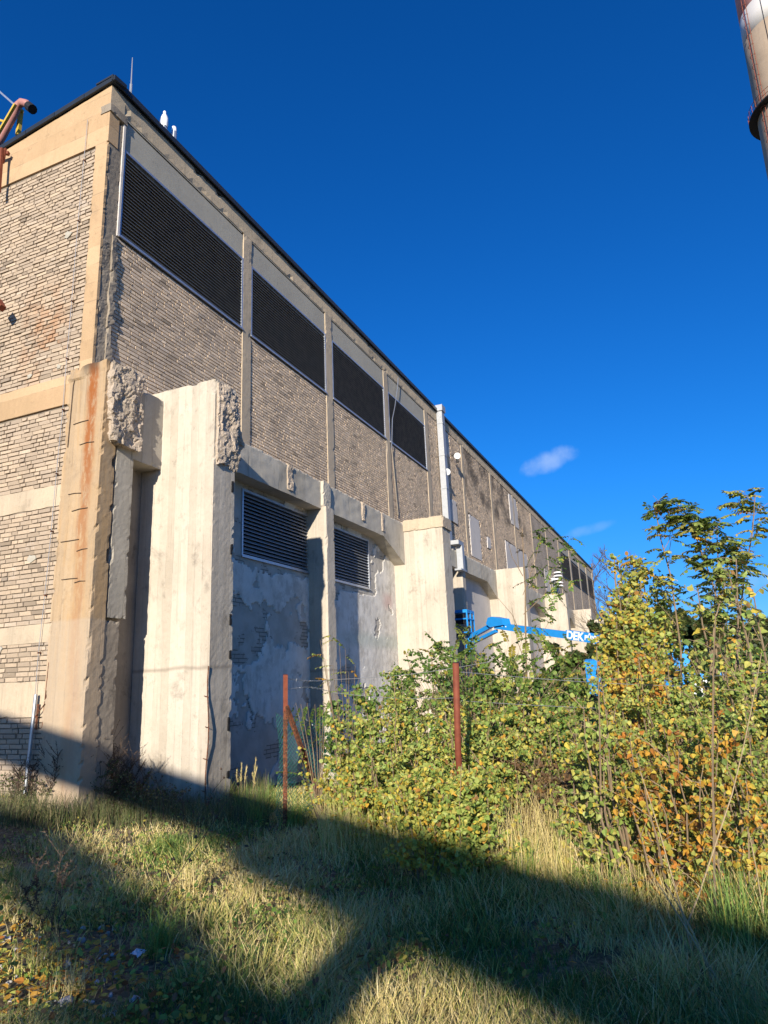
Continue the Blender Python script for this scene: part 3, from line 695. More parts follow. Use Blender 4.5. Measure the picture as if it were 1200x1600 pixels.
# wrapped vents on the roof
def bag(px, py, pw, ph, y, lab, prof):
    base = yw((px, py), y)+Vector((0,0,.14)); sc_ = depth(base)/FPX; e = empty('roof_vent', base, lab, 'vent')
    n = 14; mb = MB(); vs = []; fs = []
    for j, (h, r) in enumerate(prof):
        for k in range(n):
            a = 2*PI*k/n; rr = r*pw/2*sc_*(1+.14*noise.noise(Vector((math.cos(a)*2, math.sin(a)*2, h*5+px))))
            vs.append(base+Vector((math.cos(a)*rr, math.sin(a)*rr, h*ph*sc_*1.25)))
    for j in range(len(prof)-1):
        for k in range(n): fs.append((j*n+k, j*n+(k+1) % n, (j+1)*n+(k+1) % n, (j+1)*n+k))
    fs.append(tuple(range((len(prof)-1)*n, len(prof)*n))); mb.add(vs, fs)
    put(obj('plastic_wrap', mb, M['white'], None, True), e)
    put(obj('vent_pipe', MB().tube([base-Vector((0,0,.6)), base+Vector((0,0,.1))], .06, 8), M['galv']), e)
bag(256, 205, 12, 20, .35, 'taller white wrapped roof vent with a narrow neck', [(-.15,.9),(.15,1.0),(.45,.95),(.66,.75),(.78,.5),(.84,.34),(.95,.40),(1.04,.30),(1.08,.1)])
bag(271, 222, 8, 14, .35, 'shorter stubby white wrapped roof vent', [(-.3,.9),(.2,1.0),(.7,1.0),(.95,.8),(1.05,.3)])

# pipe with yellow frame at the roof edge, far left
e = empty('pipe_stand', xw((20,235), .3), 'faded red bent pipe with yellow frame over the roof edge', 'pipe')
d0 = .35
P = lambda x, y, k=d0: xw((x, y), k)
put(obj('pipe', MB().tube([P(-40,265), P(-12,238), P(3,214), P(22,178), P(27,166), P(34,160), P(41,162), P(46,167)], .075, 12), M['pinkpipe'], None, True), e)
put(obj('pipe_nozzle', MB().tube([P(45,166), P(51,171)], [.09,.09], 10), M['blacktrim']), e)
b = MB(); b.bar(P(-14,228,.2), P(24,163,.2), .05); b.bar(P(33,172,.5), P(28,212,.5), .07); b.bar(P(24,165,.35), P(36,175,.5), .05); b.bar(P(-30,180,.3), P(6,190,.3), .04)
put(obj('yellow_frame', b, M['yellow']), e)
b = MB(); b.bar(P(-10,135,.6), P(22,163,.6), .035); put(obj('stay', b, M['galv']), e)
b = MB(); b.bar(P(3,232,-.2), P(-2,300,-.2), .05); b.bar(P(9,232,-.15), P(5,255,-.15), .03); b.bar(P(-6,236,-.2), P(14,240,-.1), .06); b.bar(P(-4,470,-.3), P(3,482,-.3), .1); put(obj('rusty_bracket', b, M['redrust']), e)

# ------------------------------------------------------------------ chimney
D, Rc = 78.0, 3.6
def chim():
    H = 110; az = math.radians(-11.25); zt = 1.6+D*math.tan(math.radians(43.2))
    a2 = az-math.asin(Rc/D); cx, cy = CAM.x+D*math.cos(a2), CAM.y+D*math.sin(a2)
    e = empty('factory_chimney', (cx, cy, 0), 'tall round concrete chimney with red and white bands at its top', 'chimney')
    r = lambda z: Rc+(zt-z)*.0175
    def mk(name, z0, z1, mat, n=48):
        rows = max(1, int((z1-z0)/4)); ps = [(cx, cy, z0+(z1-z0)*k/rows) for k in range(rows+1)]
        put(obj(name, MB().tube(ps, [r(p[2]) for p in ps], n), mat, None, True), e)
    q = concrete('chimney_concrete', (.44,.34,.245), (.38,.295,.215), seed=14, stain=.15, streak=.4, pits=False)
    M['chimc'] = q.m
    M['chimred'] = simple('faded_red_band_paint', (.66,.34,.33), .8, 0, .25, .6); M['chimwhite'] = simple('white_band_paint', (.62,.60,.58), .8, 0, .12, .6)
    zb = zt-1.5
    mk('shaft', -1, zb-3.6+1.2, M['chimc']); mk('white_band', zb-2.4, zb+1.1, M['chimwhite']); mk('red_band', zb+1.1, zb+12, M['chimred']); mk('white_band', zb+12, zb+18, M['chimwhite'])
    zp = CAM.z + D*math.tan(math.radians(37.2))
    for nm, dz, ro, hh_ in (('gallery', 0, .85, .16),):
        mb = MB(); n = 48; rr = r(zp)
        prof = [(rr-.05, zp), (rr+ro, zp), (rr+ro, zp+hh_), (rr-.05, zp+hh_)]
        vs = [(cx+math.cos(2*PI*k/n)*p[0], cy+math.sin(2*PI*k/n)*p[0], p[1]) for k in range(n) for p in prof]
        fs = [(k*4+j, ((k+1) % n)*4+j, ((k+1) % n)*4+(j+1) % 4, k*4+(j+1) % 4) for k in range(n) for j in range(4)]
        mb.add(vs, fs); put(recalc(obj('gallery', mb, M['blacktrim'])), e)
    mb = MB(); n = 40
    for k in range(n):
        a = 2*PI*k/n; rr = r(zp)+.8; p = Vector((cx+math.cos(a)*rr, cy+math.sin(a)*rr, zp)); mb.bar(p, p+Vector((0,0,1.1)), .05)
        a1 = 2*PI*(k+1)/n; p1 = Vector((cx+math.cos(a1)*rr, cy+math.sin(a1)*rr, zp))
        for h in (.55, 1.1): mb.bar(p+Vector((0,0,h)), p1+Vector((0,0,h)), .04)
    put(obj('railing', mb, M['redrust']), e)
    al = math.atan2(CAM.y-cy, CAM.x-cx) - math.radians(45)         # ladder with cage hoops
    mb = MB(); n0, n1 = 20, int(zb+16)
    for s in (-.25, .25):
        for z in range(n0, n1, 6):
            t = Vector((-math.sin(al), math.cos(al), 0))*s
            a_ = Vector((cx+math.cos(al)*(r(z)+.2), cy+math.sin(al)*(r(z)+.2), z))+t; b_ = Vector((cx+math.cos(al)*(r(z+6)+.2), cy+math.sin(al)*(r(z+6)+.2), z+6))+t; mb.bar(a_, b_, .06)
    z = n0
    while z < n1:
        cc = Vector((cx+math.cos(al)*(r(z)+.2), cy+math.sin(al)*(r(z)+.2), z)); tt = Vector((-math.sin(al), math.cos(al), 0)); rd = Vector((math.cos(al), math.sin(al), 0))
        mb.tube([cc+tt*.35*math.cos(a)+rd*.3*math.sin(a) for a in np.linspace(0, PI, 7)], .03, 4); z += 1.4
    put(obj('caged_ladder', mb, M['redrust']), e)
    mb = MB(); a5 = al+math.radians(28)
    for z in range(20, n1, 8): mb.tube([(cx+math.cos(a5)*(r(z)+.04), cy+math.sin(a5)*(r(z)+.04), z), (cx+math.cos(a5)*(r(z+8)+.04), cy+math.sin(a5)*(r(z+8)+.04), z+8)], .03, 4)
    put(obj('lightning_conductor', mb, M['blacktrim']), e)
chim()

# ------------------------------------------------------------------ pipe rack behind the photographer (casts the two bands of shade)
rk = empty('pipe_bridge', (-17, -6, 0), 'elevated bridge with two insulated pipes behind the photographer', 'pipe bridge')
az = math.radians(58.6); dr = Vector((math.cos(az), math.sin(az), 0))
S2 = Vector((math.cos(SAZ), math.sin(SAZ), 0)); tanE = math.tan(SEL)
def shade_line(x, y, z, H): k = (H-z)/tanE; return Vector((x, y, 0)) - S2*k + Vector((0, 0, H))
H1, r1 = 6.0, .30
c1_ = shade_line(-.61, -5.60, .1, H1); c1_.z = H1-r1/math.cos(SEL)
rw = .375; dz_ = Vector((0,0,-(rw-r1)*1.087+.02))
put(obj('insulated_pipe', MB().tube([c1_-dr*22+dz_, c1_+dr*2.6+dz_, c1_+dr*3.4], [rw, rw, r1], 24), M['galv'], None, True), rk)
put(obj('insulated_pipe', MB().tube([c1_+dr*3.35, c1_+dr*26], r1, 24), M['galv'], None, True), rk)
H2, r2_ = 5.07, .20
c2_ = shade_line(-3.11, -4.81, .1, H2); c2_.z = H2-r2_/math.cos(SEL)
put(obj('insulated_pipe', MB().tube([c2_-dr*.95, c2_+dr*26], r2_, 18), M['galv'], None, True), rk)
j = c2_-dr*.95; kk = c1_+dr*((j-c1_).dot(dr)-.25)
put(obj('pipe_elbow', MB().tube([j+dr*.25, j, j+(kk-j)*.25-dr*.12, kk], r2_, 18), M['galv'], None, True), rk)
for s_ in (-15, 14, 25):
    p = c1_+dr*s_
    nrm = Vector((-dr.y, dr.x, 0)); b = MB()
    for q_ in (-.8, .8): b.bar(Vector((p.x, p.y, -.2))+nrm*q_, Vector((p.x, p.y, H1-.65))+nrm*q_, .2)
    b.bar(Vector((p.x, p.y, H1-.72))-nrm*1.0, Vector((p.x, p.y, H1-.72))+nrm*1.0, .16); put(obj('trestle', b, M['redrust']), rk)

# ------------------------------------------------------------------ boom lift
A = at(775, 976, 22.0); T = at(1062, 1016, 16.6); B = at(722, 985, 23.3)
bl = empty('boom_lift', (T.x, T.y, -.3), 'blue articulated boom lift with white lettering on its long arm', 'boom lift')
d = (T-A); ln = d.length; dn = d.normalized()
put(obj('boom', MB().bar(A+Vector((0,0,-.03)), T, .17, .20), M['blue']), bl)
put(obj('boom_sleeve', MB().bar(A+dn*(ln*.46), T+dn*.1, .205, .26), M['blue']), bl)
# elbow, jib, basket
E2 = at(783, 968, 21.9); J = at(732, 1002, 23.2)
put(obj('elbow', MB().prism([(.05,-.02),(.16,.17),(.34,.19),(.8,.08),(.85,-.12),(.22,-.14)], 'y', -.17, .17), M['blue']), bl)
el_ = bl.children[-1]; ang = math.atan2(dn.y, dn.x); el_.matrix_parent_inverse = Matrix.Identity(4); el_.location = A-bl.location-dn*.35; el_.rotation_euler = (0, 0, ang); recalc(el_)
b = MB(); b.bar(A+Vector((0,0,.05)), J+Vector((0,0,.1)), .12, .14); b.bar(A+Vector((0,0,-.2)), J+Vector((0,0,-.12)), .12, .10)
put(obj('jib', b, M['blue']), bl)
put(obj('jib_bracket', MB().bar(J+Vector((0,0,-.35)), J+Vector((0,0,.2)), .25), M['blue']), bl)
bk = at(718, 990, 23.3); bw = .38
def bx_(x0, x1, y0, y1, z0, z1): return MB().box(bk.x+x0, bk.x+x1, bk.y+y0, bk.y+y1, bk.z+z0, bk.z+z1)
fl = bx_(-.4, .4, -.42, .42, -.06, .0); put(obj('basket_floor', fl, M['blacktrim']), bl)
b = MB()
for z in (.0, .45, .72): 
    for (xa, ya, xb, yb) in ((-.4,-.42,.4,-.42),(.4,-.42,.4,.42),(.4,.42,-.4,.42),(-.4,.42,-.4,-.42)): b.tube([bk+Vector((xa,ya,z)), bk+Vector((xb,yb,z))], .028, 6)
for xa, ya in ((-.4,-.42),(.4,-.42),(.4,.42),(-.4,.42),(0,-.42),(0,.42)): b.tube([bk+Vector((xa,ya,0)), bk+Vector((xa,ya,.74))], .028, 6)
put(obj('basket_rails', b, M['blue']), bl)
b = MB(); b.box(bk.x-.38, bk.x-.2, bk.y-.3, bk.y+.3, bk.z+.3, bk.z+.62); put(obj('control_box', b, M['blacktrim']), bl)
put(obj('canopy', bx_(-.42, .42, -.44, .44, .66, .76), M['blue']), bl)
# mesh infill of the basket
b = MB()
for k in range(9):
    z = .05+k*.045; b.tube([bk+Vector((-.4,-.42,z)), bk+Vector((.4,-.42,z))], .008, 4); b.tube([bk+Vector((-.4,-.42,z)), bk+Vector((-.4,.42,z))], .008, 4)
put(obj('basket_mesh', b, M['blacktrim']), bl)
# lower arms, turret, chassis, wheels
K = at(926, 1042, 17.6); K2 = at(930, 1075, 17.6); Tb = T+Vector((0,0,-.75))
b = MB(); b.bar(T+Vector((.1,0,-.28)), K, .24, .2); b.bar(Tb, K2+Vector((0,0,0)), .24, .18); put(obj('lower_arm', b, M['blue']), bl)
b = MB(); b.bar(K+Vector((0,0,.18)), K2-Vector((0,0,.12)), .34, .28); b.bar(K2-Vector((0,0,.1)), K2+Vector((.5,-.5,-.35)), .24, .2); put(obj('link_plate', b, M['blue']), bl)
tb = T+Vector((.25,-.35,0))
put(obj('turret', rough_box(tb.x-.7, tb.x+.8, tb.y-.55, tb.y+.55, .75, 1.55, .3, 0, .02, 3), M['blue']), bl)
put(obj('counterweight', MB().prism([(-.5,.8),(-.5,1.45),(-.2,1.62),(.6,1.62),(.75,1.4),(.75,.8)], 'y', tb.y-.62, tb.y-.56), M['blue']), bl); bl.children[-1].location.x += 0
put(obj('mast', MB().bar(Vector((T.x,T.y,1.3)), T+Vector((0,0,.12)), .4, .34), M['blue']), bl)
put(obj('chassis', rough_box(tb.x-1.1, tb.x+1.1, tb.y-.55, tb.y+.55, .15, .55, .3, 0, .03, 4), M['blue']), bl)
put(obj('control_panel', MB().box(tb.x-.72, tb.x-.705, tb.y-.3, tb.y+.2, .9, 1.4), M['whitepaint']), bl)
for sx_ in (-.8, .8):
    for sy_ in (-.78, .78):
        c_ = Vector((tb.x+sx_, tb.y+sy_, .12)); wh = put(obj('wheel', MB().tube([c_-Vector((0,.14,0)), c_-Vector((0,.1,0)), c_+Vector((0,.1,0)), c_+Vector((0,.14,0))], [.37,.42,.42,.37], 20), M['tyre'], None, True), bl)
        h_ = obj('rim', MB().tube([c_-Vector((0,.145,0)), c_+Vector((0,.145,0))], .2, 14), M['whitepaint']); h_.parent = wh; h_.matrix_parent_inverse = Matrix.Translation(bl.location).inverted() @ Matrix.Identity(4)
        h_.matrix_parent_inverse = Matrix.Identity(4)
# lettering on the arm's side
def lettering(body, start, size, off=.0, bold=.0, mat='whitepaint'):
    cu = bpy.data.curves.new('lettering', 'FONT'); cu.body = body; cu.size = size; cu.extrude = .004; cu.offset = bold; cu.resolution_u = 3
    o = bpy.data.objects.new('t', cu); col.objects.link(o)
    bpy.context.view_layer.update(); me = bpy.data.meshes.new_from_object(o.evaluated_get(bpy.context.evaluated_depsgraph_get()))
    bpy.data.objects.remove(o); 
    side_n = dn.cross(Vector((0,0,1))).normalized(); 
    if side_n.dot(CAM-A) < 0: side_n = -side_n
    up = side_n.cross(dn).normalized()
    if up.z < 0: up = -up
    mt = Matrix((dn, up, side_n)).transposed().to_4x4(); mt.translation = start + side_n*(.105+off)
    me.transform(mt); o2 = link('lettering', me, M[mat]); put(o2, bl); return o2
up_ = Vector((0,0,1))
def on_arm(px):                     # distance along the arm at a pixel column
    return min((abs(project(A+dn*t)-px), t) for t in np.linspace(0, ln, 400))[1]
def project(p): v = p-CAM; return 600+FPX*v.dot(R2)/v.dot(F)
lettering('DEK', A+dn*on_arm(888)-up_*.105, .32, .003, .010)
lettering('PŮJČOVNA', A+dn*on_arm(917)-up_*.07, .19, .003, .005)
for k_ in (0, 1):
    q0 = A+dn*(.30+.16*k_)-up_*.02; put(obj('warning_mark', MB().tube([q0+(CAM-A).normalized()*.11, q0+(CAM-A).normalized()*.125], .035, 3), M['whitepaint']), bl)
# ------------------------------------------------------------------ leaves, plants
def basis(n, up_bias=.3, face=None, spread=1.0):
    """random orthonormal frames: tip direction, side, normal"""
    nrm = rng.normal(0, 1, (n, 3))*spread
    if face is not None: nrm += np.array(face)
    nrm[:, 2] += up_bias; nrm /= np.linalg.norm(nrm, axis=1, keepdims=True)
    t = rng.normal(0, 1, (n, 3)); t[:, 2] -= .6
    t -= (t*nrm).sum(1, keepdims=True)*nrm; t /= np.linalg.norm(t, axis=1, keepdims=True)
    return t, np.cross(nrm, t), nrm
# broad leaf: heart/triangle shaped with a fold along the midrib
LV = np.array([(0,0,0), (-.30,.10,.05), (-.42,.34,.09), (-.24,.68,.05), (0,1,-.10), (.24,.68,.05), (.42,.34,.09), (.30,.10,.05), (0,.45,-.03)])
LF = np.array([(0,8,2,1), (8,4,3,2), (0,7,6,8), (8,6,5,4)])
OV = np.array([(0,0,0), (-.22,.3,.03), (-.2,.75,.03), (0,1,0), (.2,.75,.03), (.22,.3,.03)])
OF = np.array([(0,3,2,1), (0,5,4,3)])
def leaf_mesh(P_, size, tpl=(LV, LF), up_bias=.3, face=None, frames=None):
    n = len(P_); Tv, Tf = tpl
    t, s, nr = frames if frames is not None else basis(n, up_bias, face)
    size = np.broadcast_to(size, (n,))[:, None, None]
    fold = rng.uniform(.3, 1.8, (n, 1, 1)); wid = rng.uniform(.75, 1.15, (n, 1, 1))
    V = P_[:, None] + size*(Tv[None, :, 0:1]*s[:, None]*wid + Tv[None, :, 1:2]*t[:, None] + Tv[None, :, 2:3]*nr[:, None]*fold)
    Fc = (Tf[None] + (np.arange(n)*len(Tv))[:, None, None]).reshape(-1, 4)
    return V.reshape(-1, 3), Fc, len(Tf)
PAL = {
 'green': [((.15,.26,.05), 5), ((.21,.33,.07), 4), ((.09,.17,.04), 3), ((.32,.36,.08), 2), ((.46,.38,.07), 1)],
 'mixed': [((.27,.37,.08), 5), ((.38,.44,.11), 7), ((.50,.47,.11), 4), ((.62,.50,.08), 2), ((.60,.33,.05), .8), ((.30,.16,.05), .5), ((.15,.23,.05), 3)],
 'yellow': [((.58,.46,.07), 4), ((.56,.33,.04), 1), ((.44,.44,.10), 5), ((.28,.36,.08), 6), ((.40,.20,.05), .6)],
 'orange': [((.60,.33,.05), 4), ((.52,.21,.04), 2), ((.58,.45,.07), 3), ((.34,.37,.08), 4), ((.22,.11,.04), 1)],
 'lime': [((.20,.28,.06), 4), ((.27,.33,.08), 3), ((.13,.20,.04), 2), ((.36,.34,.08), 2)],
 'dark': [((.045,.075,.025), 5), ((.07,.10,.03), 3), ((.12,.12,.04), 1), ((.14,.10,.04), 1)],
 'brown': [((.16,.09,.045), 4), ((.10,.07,.04), 3), ((.24,.16,.07), 2)],
 'straw': [((.66,.53,.22), 5), ((.52,.42,.16), 4), ((.44,.42,.12), 2), ((.74,.63,.34), 2)],
}
def pal(name, n):
    p = PAL[name]; cs = np.array([c for c, _ in p]); wt = np.array([w_ for _, w_ in p], float); wt /= wt.sum()
    c = cs[rng.choice(len(p), n, p=wt)]; return c*rng.uniform(.8, 1.2, (n, 1))
def polyline(base, tip, bend, n=7, wob=.03):
    base, tip = Vector(base), Vector(tip); L_ = (tip-base).length; s = Vector((rnd.gauss(0,1), rnd.gauss(0,1), 0))*bend*L_
    out = []
    for i in range(n):
        t = i/(n-1); p = base.lerp(tip, t) + s*math.sin(t*PI)*.5
        if 0 < i < n-1: p += Vector((rnd.gauss(0,wob), rnd.gauss(0,wob), rnd.gauss(0,wob)))*L_*.3
        out.append(p)
    return out
def sample(pl, t):
    f = t*(len(pl)-1); i = min(int(f), len(pl)-2); return pl[i].lerp(pl[i+1], f-i)
def bush(x, y, h, spread, nst, nleaf, size, palette, name, label, cat, group=None, lean=(0,0), z0=None, low=.12, bark='bark', twig_len=.35, parts=0, up_bias=.5):
    z = gz(x, y) if z0 is None else z0
    e = empty(name, (x, y, z), label, cat, group); st = MB(); Ps = []
    for i in range(nst):
        a = rnd.uniform(0, 2*PI); r_ = spread*math.sqrt(rnd.random()); hh_ = h*rnd.uniform(.62, 1.0)
        b0 = Vector((x+math.cos(a)*r_*.3, y+math.sin(a)*r_*.3, z-.05)); tp = Vector((x+math.cos(a)*r_+lean[0]*hh_, y+math.sin(a)*r_+lean[1]*hh_, z+hh_))
        pl_ = polyline(b0, tp, .12); st.tube(pl_, [max(.003, .012*h/1.6*(1-k/8)) for k in range(len(pl_))], 4, False)
        nt = max(3, int(h*6))
        for k in range(nt):
            t = low + (1-low)*(k+rnd.random())/nt; p = sample(pl_, min(t, .99)); a2 = rnd.uniform(0, 2*PI); tl = twig_len*rnd.uniform(.5, 1.1)*(1.15-.6*t)
            q_ = p+Vector((math.cos(a2), math.sin(a2), rnd.uniform(.1,.9)))*tl; st.tube([p, (p+q_)/2+Vector((0,0,.02)), q_], [.004,.003,.0018], 3, False)
            m_ = max(2, int(nleaf/(nst*nt)))
            for l in range(m_):
                tt = (l+.5+rnd.random()*.5)/m_; pp = p.lerp(q_, tt); Ps.append((pp.x+rnd.gauss(0,.02), pp.y+rnd.gauss(0,.02), pp.z+rnd.gauss(0,.02)))
    put(obj('stems', st, M[bark]), e)
    Ps = np.array(Ps); n = len(Ps); sz = size*rng.uniform(.55, 1.25, n); cc = pal(palette, n)
    if parts:                                          # the leaves nearest to the lens stand as single leaves
        dist = np.linalg.norm(Ps-Pc, axis=1)/sz; o_ = np.argsort(dist); near, far = o_[:parts], o_[parts:]
        for i in near:
            o = bpy.data.objects.new('leaf', LEAFM[rnd.randrange(len(LEAFM))]); col.objects.link(o); o.parent = e
            o.location = Vector(Ps[i])-Vector((x, y, z)); o.scale = (sz[i],)*3; o.rotation_euler = (rnd.uniform(-2.4,-.5), rnd.uniform(-.6,.6), rnd.uniform(0,2*PI)); o.color = (*cc[i], 1)
        Ps, sz, cc = Ps[far], sz[far], cc[far]
    V, Fc, k = leaf_mesh(Ps, sz, (LV, LF) if (Vector((x,y,z))-CAM).length < 8.3 else (OV*np.array([1.9,1,1]), OF), up_bias=up_bias, face=(-.6,-.3,.2)); o = npmesh('foliage', V, Fc, M['leaf'], None, np.repeat(cc, k, 0)); put(o, e); o['kind'] = 'stuff'
    return e
LEAFM = []
for i in range(6):
    me = bpy.data.meshes.new('leaf'); f = rnd.uniform(.4, 1.6); w_ = rnd.uniform(.8, 1.15)
    me.from_pydata([(a*w_, b_, c_*f) for a, b_, c_ in LV.tolist()], [], [tuple(t) for t in LF.tolist()]); me.materials.append(M['leaf1']); LEAFM.append(me)
def pinnate(roots, dirs, L_, npair, lsize):
    """compound leaves: an arching rachis with leaflets in pairs"""
    Ps, T, S, Nr, st = [], [], [], [], MB(); own = []
    for ri, (r0, dd) in enumerate(zip(roots, dirs)):
        d = Vector(dd).normalized(); L1_ = L_*rnd.uniform(.7, 1.15); sag = rnd.uniform(.15, .5); side_ = d.cross(Vector((0,0,1)))
        if side_.length < .1: side_ = Vector((1,0,0))
        side_.normalize(); pts = [Vector(r0)+d*L1_*t - Vector((0,0,1))*sag*L1_*t*t for t in (0,.33,.66,1)]
        st.tube(pts, [.0022,.0018,.0015,.001], 3, False)
        for k in range(npair):
            t = .18+.82*k/(npair-1); p = sample(pts, min(t,.999)); tang = (d-Vector((0,0,2*sag*t))).normalized(); n_ = side_.cross(tang).normalized()
            for s_ in (-1, 1):
                tip = (side_*s_*.9+tang*.4+Vector((rnd.gauss(0,.2),rnd.gauss(0,.2),-rnd.uniform(.1,.9)))).normalized(); ss = tip.cross(n_).normalized(); Ps.append(p); T.append(tip); S.append(ss); Nr.append(ss.cross(tip)); own.append(ri)
        Ps.append(pts[-1]); T.append((d-Vector((0,0,2*sag))).normalized()); S.append(side_); Nr.append(side_.cross(T[-1])); own.append(ri)
    A_ = lambda l: np.array([tuple(v) for v in l])
    V, Fc, k = leaf_mesh(A_(Ps), lsize*rng.uniform(.8,1.15,len(Ps)), (OV*np.array([1.25,1,1]), OF), frames=(A_(T), A_(S), A_(Nr)))
    return V, Fc, k, st, np.array(own)
def robinia(base, tip, nbr, nlf, palette, name, label, cat, group=None, L_=.22, npair=7, lsize=.042, rad=.014, top=.35, br_len=.5, extra=None, bend=.1):
    base, tip = Vector(base), Vector(tip); e = empty(name, base, label, cat, group); st = MB(); pl_ = polyline(base, tip, bend, 9, .015); n = len(pl_)
    st.tube(pl_, [max(.004, rad*(1-.8*k/n)) for k in range(n)], 6, False); roots, dirs = [], []
    H_ = (tip-base).length; lines = [(pl_, .75, 1.0)]
    for k in range(nbr):
        t = top+(1-top)*(k+.5)/nbr; p = sample(pl_, min(t, .98)); a = rnd.uniform(0, 2*PI); bl_ = br_len*H_*rnd.uniform(.25, .5)*(1.25-.7*t)
        q_ = p+Vector((math.cos(a)*.75, math.sin(a)*.75, rnd.uniform(.5,1.1)))*bl_; l2 = polyline(p, q_, .2, 5, .02); st.tube(l2, [.006,.005,.004,.003,.002], 4, False); lines.append((l2, .2, 1))
    for i in range(nlf):
        l2, a0, a1 = lines[rnd.randrange(len(lines))]; t = rnd.uniform(a0, a1); p = sample(l2, min(t,.99)); roots.append(p); a = rnd.uniform(0, 2*PI); dirs.append((math.cos(a), math.sin(a), rnd.uniform(-.1,.8)))
    put(obj('stem', st, M['bark']), e)
    V, Fc, k, s2, own = pinnate(roots, dirs, L_, npair, lsize); cb_ = pal(palette, len(roots)); cc = cb_[own]*rng.uniform(.85,1.15,(len(own),1))
    o = npmesh('foliage', V, Fc, M['leaf'], None, np.repeat(cc, k, 0)); put(o, e); o['kind'] = 'stuff'
    tag(put(obj('leaf_stalks', s2, M['twig']), e), kind='stuff')
    return e
def gp(px, py):                                       # ground point seen at a pixel
    v = at(px, py, 1)-CAM; k = (0-CAM.z)/v.z; p = CAM+v*k
    for _ in range(3): k = (gz(p.x, p.y)-CAM.z)/v.z; p = CAM+v*k
    return p
def col_at(px, d):                                    # ground point on the column px, d metres deep
    p = at(px, 1000, d); q_ = at(px, 1200, d); t = 0
    for _ in range(3): 
        g_ = gz(p.x, p.y); s_ = (p.z-g_)/(p.z-q_.z); r_ = p.lerp(q_, s_); g2 = gz(r_.x, r_.y); p, q_ = r_, r_+(q_-p).normalized()*.0+Vector((0,0,-1)) if False else q_; 
        return Vector((r_.x, r_.y, gz(r_.x, r_.y)))
def top_h(px, py, d, base): return max(.3, at(px, py, d).z-base.z)

# thicket left of and behind the leaning post: (px, top py, depth, spread, palette)
def thick(rows, label, group, nm='poplar_bush', size=.043, nst=8, nl=520, low=.12):
    ORD = ['first','second','third','fourth','fifth','sixth','seventh','eighth','ninth','tenth','eleventh','twelfth','thirteenth','fourteenth','fifteenth','sixteenth']
    rows = sorted(rows); lab0 = label
    for i_, (px, py, d, sp, pa) in enumerate(rows):
        label = lab0 + ', ' + ORD[i_] + ' from the left'
        b_ = col_at(px, d); bush(b_.x, b_.y, top_h(px, py, d, b_), sp, nst, nl, size, pa, nm, label, 'bush', group, low=low)
thick([(712,1185,5.45,.26,'mixed'), (757,1200,5.35,.28,'mixed'), (668,1215,5.6,.28,'yellow'), (600,1060,7.3,.42,'mixed'), (655,1042,7.2,.45,'mixed'), (700,1075,7.0,.42,'mixed'), (760,1080,6.9,.45,'mixed'), (560,1120,7.6,.35,'mixed'), (640,1150,6.7,.4,'mixed'), (590,1200,6.9,.35,'yellow'), (690,1180,6.5,.38,'mixed'), (745,1170,6.5,.38,'mixed'), (800,1130,7.0,.36,'mixed'), (540,1170,7.9,.3,'yellow')],
      'green and yellow poplar bush around the leaning rusty post', 'poplar bushes around the leaning rusty post', nl=2300)
thick([(750,1035,8.4,.5,'green'), (810,1050,8.3,.5,'mixed'), (865,1050,8.6,.5,'green'), (560,1075,9.0,.5,'green'), (610,1040,9.3,.6,'green'), (660,1010,9.5,.6,'green'), (720,990,10,.7,'green'), (780,1000,10.5,.7,'green'), (830,1020,10,.7,'green'), (880,1020,10.5,.7,'green'), (850,1035,13,.9,'green'), (760,1005,13,.9,'green'), (890,1035,12.5,.7,'green'), (690,1010,12,.8,'green')],
      'dense green shrub below the boom lift', 'green shrubs below the boom lift', nm='green_shrub', size=.055, nl=2100)
thick([(860,1120,7.5,.4,'mixed'), (905,1110,7.6,.45,'mixed'), (840,1180,7.0,.3,'brown'), (880,1190,6.6,.35,'brown'), (925,1100,8.5,.3,'mixed')],
      'thin shrub right of the bare sapling', 'thin shrubs right of the bare sapling', nm='thin_shrub', size=.042, nl=1000)
# clump on the right, nearest to the photographer
near = [(955,1120,5.2,.30,'mixed'), (1010,1040,5.0,.32,'mixed'), (1065,1100,4.7,.32,'orange'), (1130,1130,4.5,.32,'orange'), (1185,1090,4.8,.34,'mixed')]
labs = ['leafy poplar bush with pale green leaves, leftmost of the clump at the right', 'tallest near poplar bush of the right clump, large green leaves on top', 'bush with many orange leaves low in the right clump', 'orange and yellow leaved bush near the right edge', 'mixed green bush cut by the right edge of the picture']
for i, ((px, py, d, sp, pa), lb) in enumerate(zip(near, labs)):
    b_ = col_at(px, d); bush(b_.x, b_.y, top_h(px, py, d, b_), sp, 8, 1250, .047, pa, 'poplar_bush', lb, 'bush', 'poplar bushes of the right clump', parts=140 if i < 4 else 0, up_bias=.6, low=.02)
thick([(965,1100,6.6,.3,'yellow'), (1010,1000,6.8,.45,'yellow'), (1050,1050,6.4,.4,'mixed'), (1110,1020,6.2,.45,'mixed'), (1165,1010,6.2,.45,'mixed'), (1225,1000,5.6,.5,'mixed'), (1000,1130,6.0,.4,'mixed'), (1120,1120,5.6,.4,'mixed')],
      'head high autumn bush in the middle of the right clump', 'autumn bushes in the middle of the right clump', nl=2100)
thick([(985,885,8.5,.30,'yellow'), (1010,852,8.8,.34,'yellow'), (1040,880,9.5,.4,'mixed'), (1012,950,8.2,.34,'yellow'), (1020,1000,7.8,.32,'orange')],
      'tall yellow leaved birch bush near the far end of the building', 'yellow bushes beside the end of the building', nm='birch_bush', low=.66, nl=1900, nst=10, size=.058)
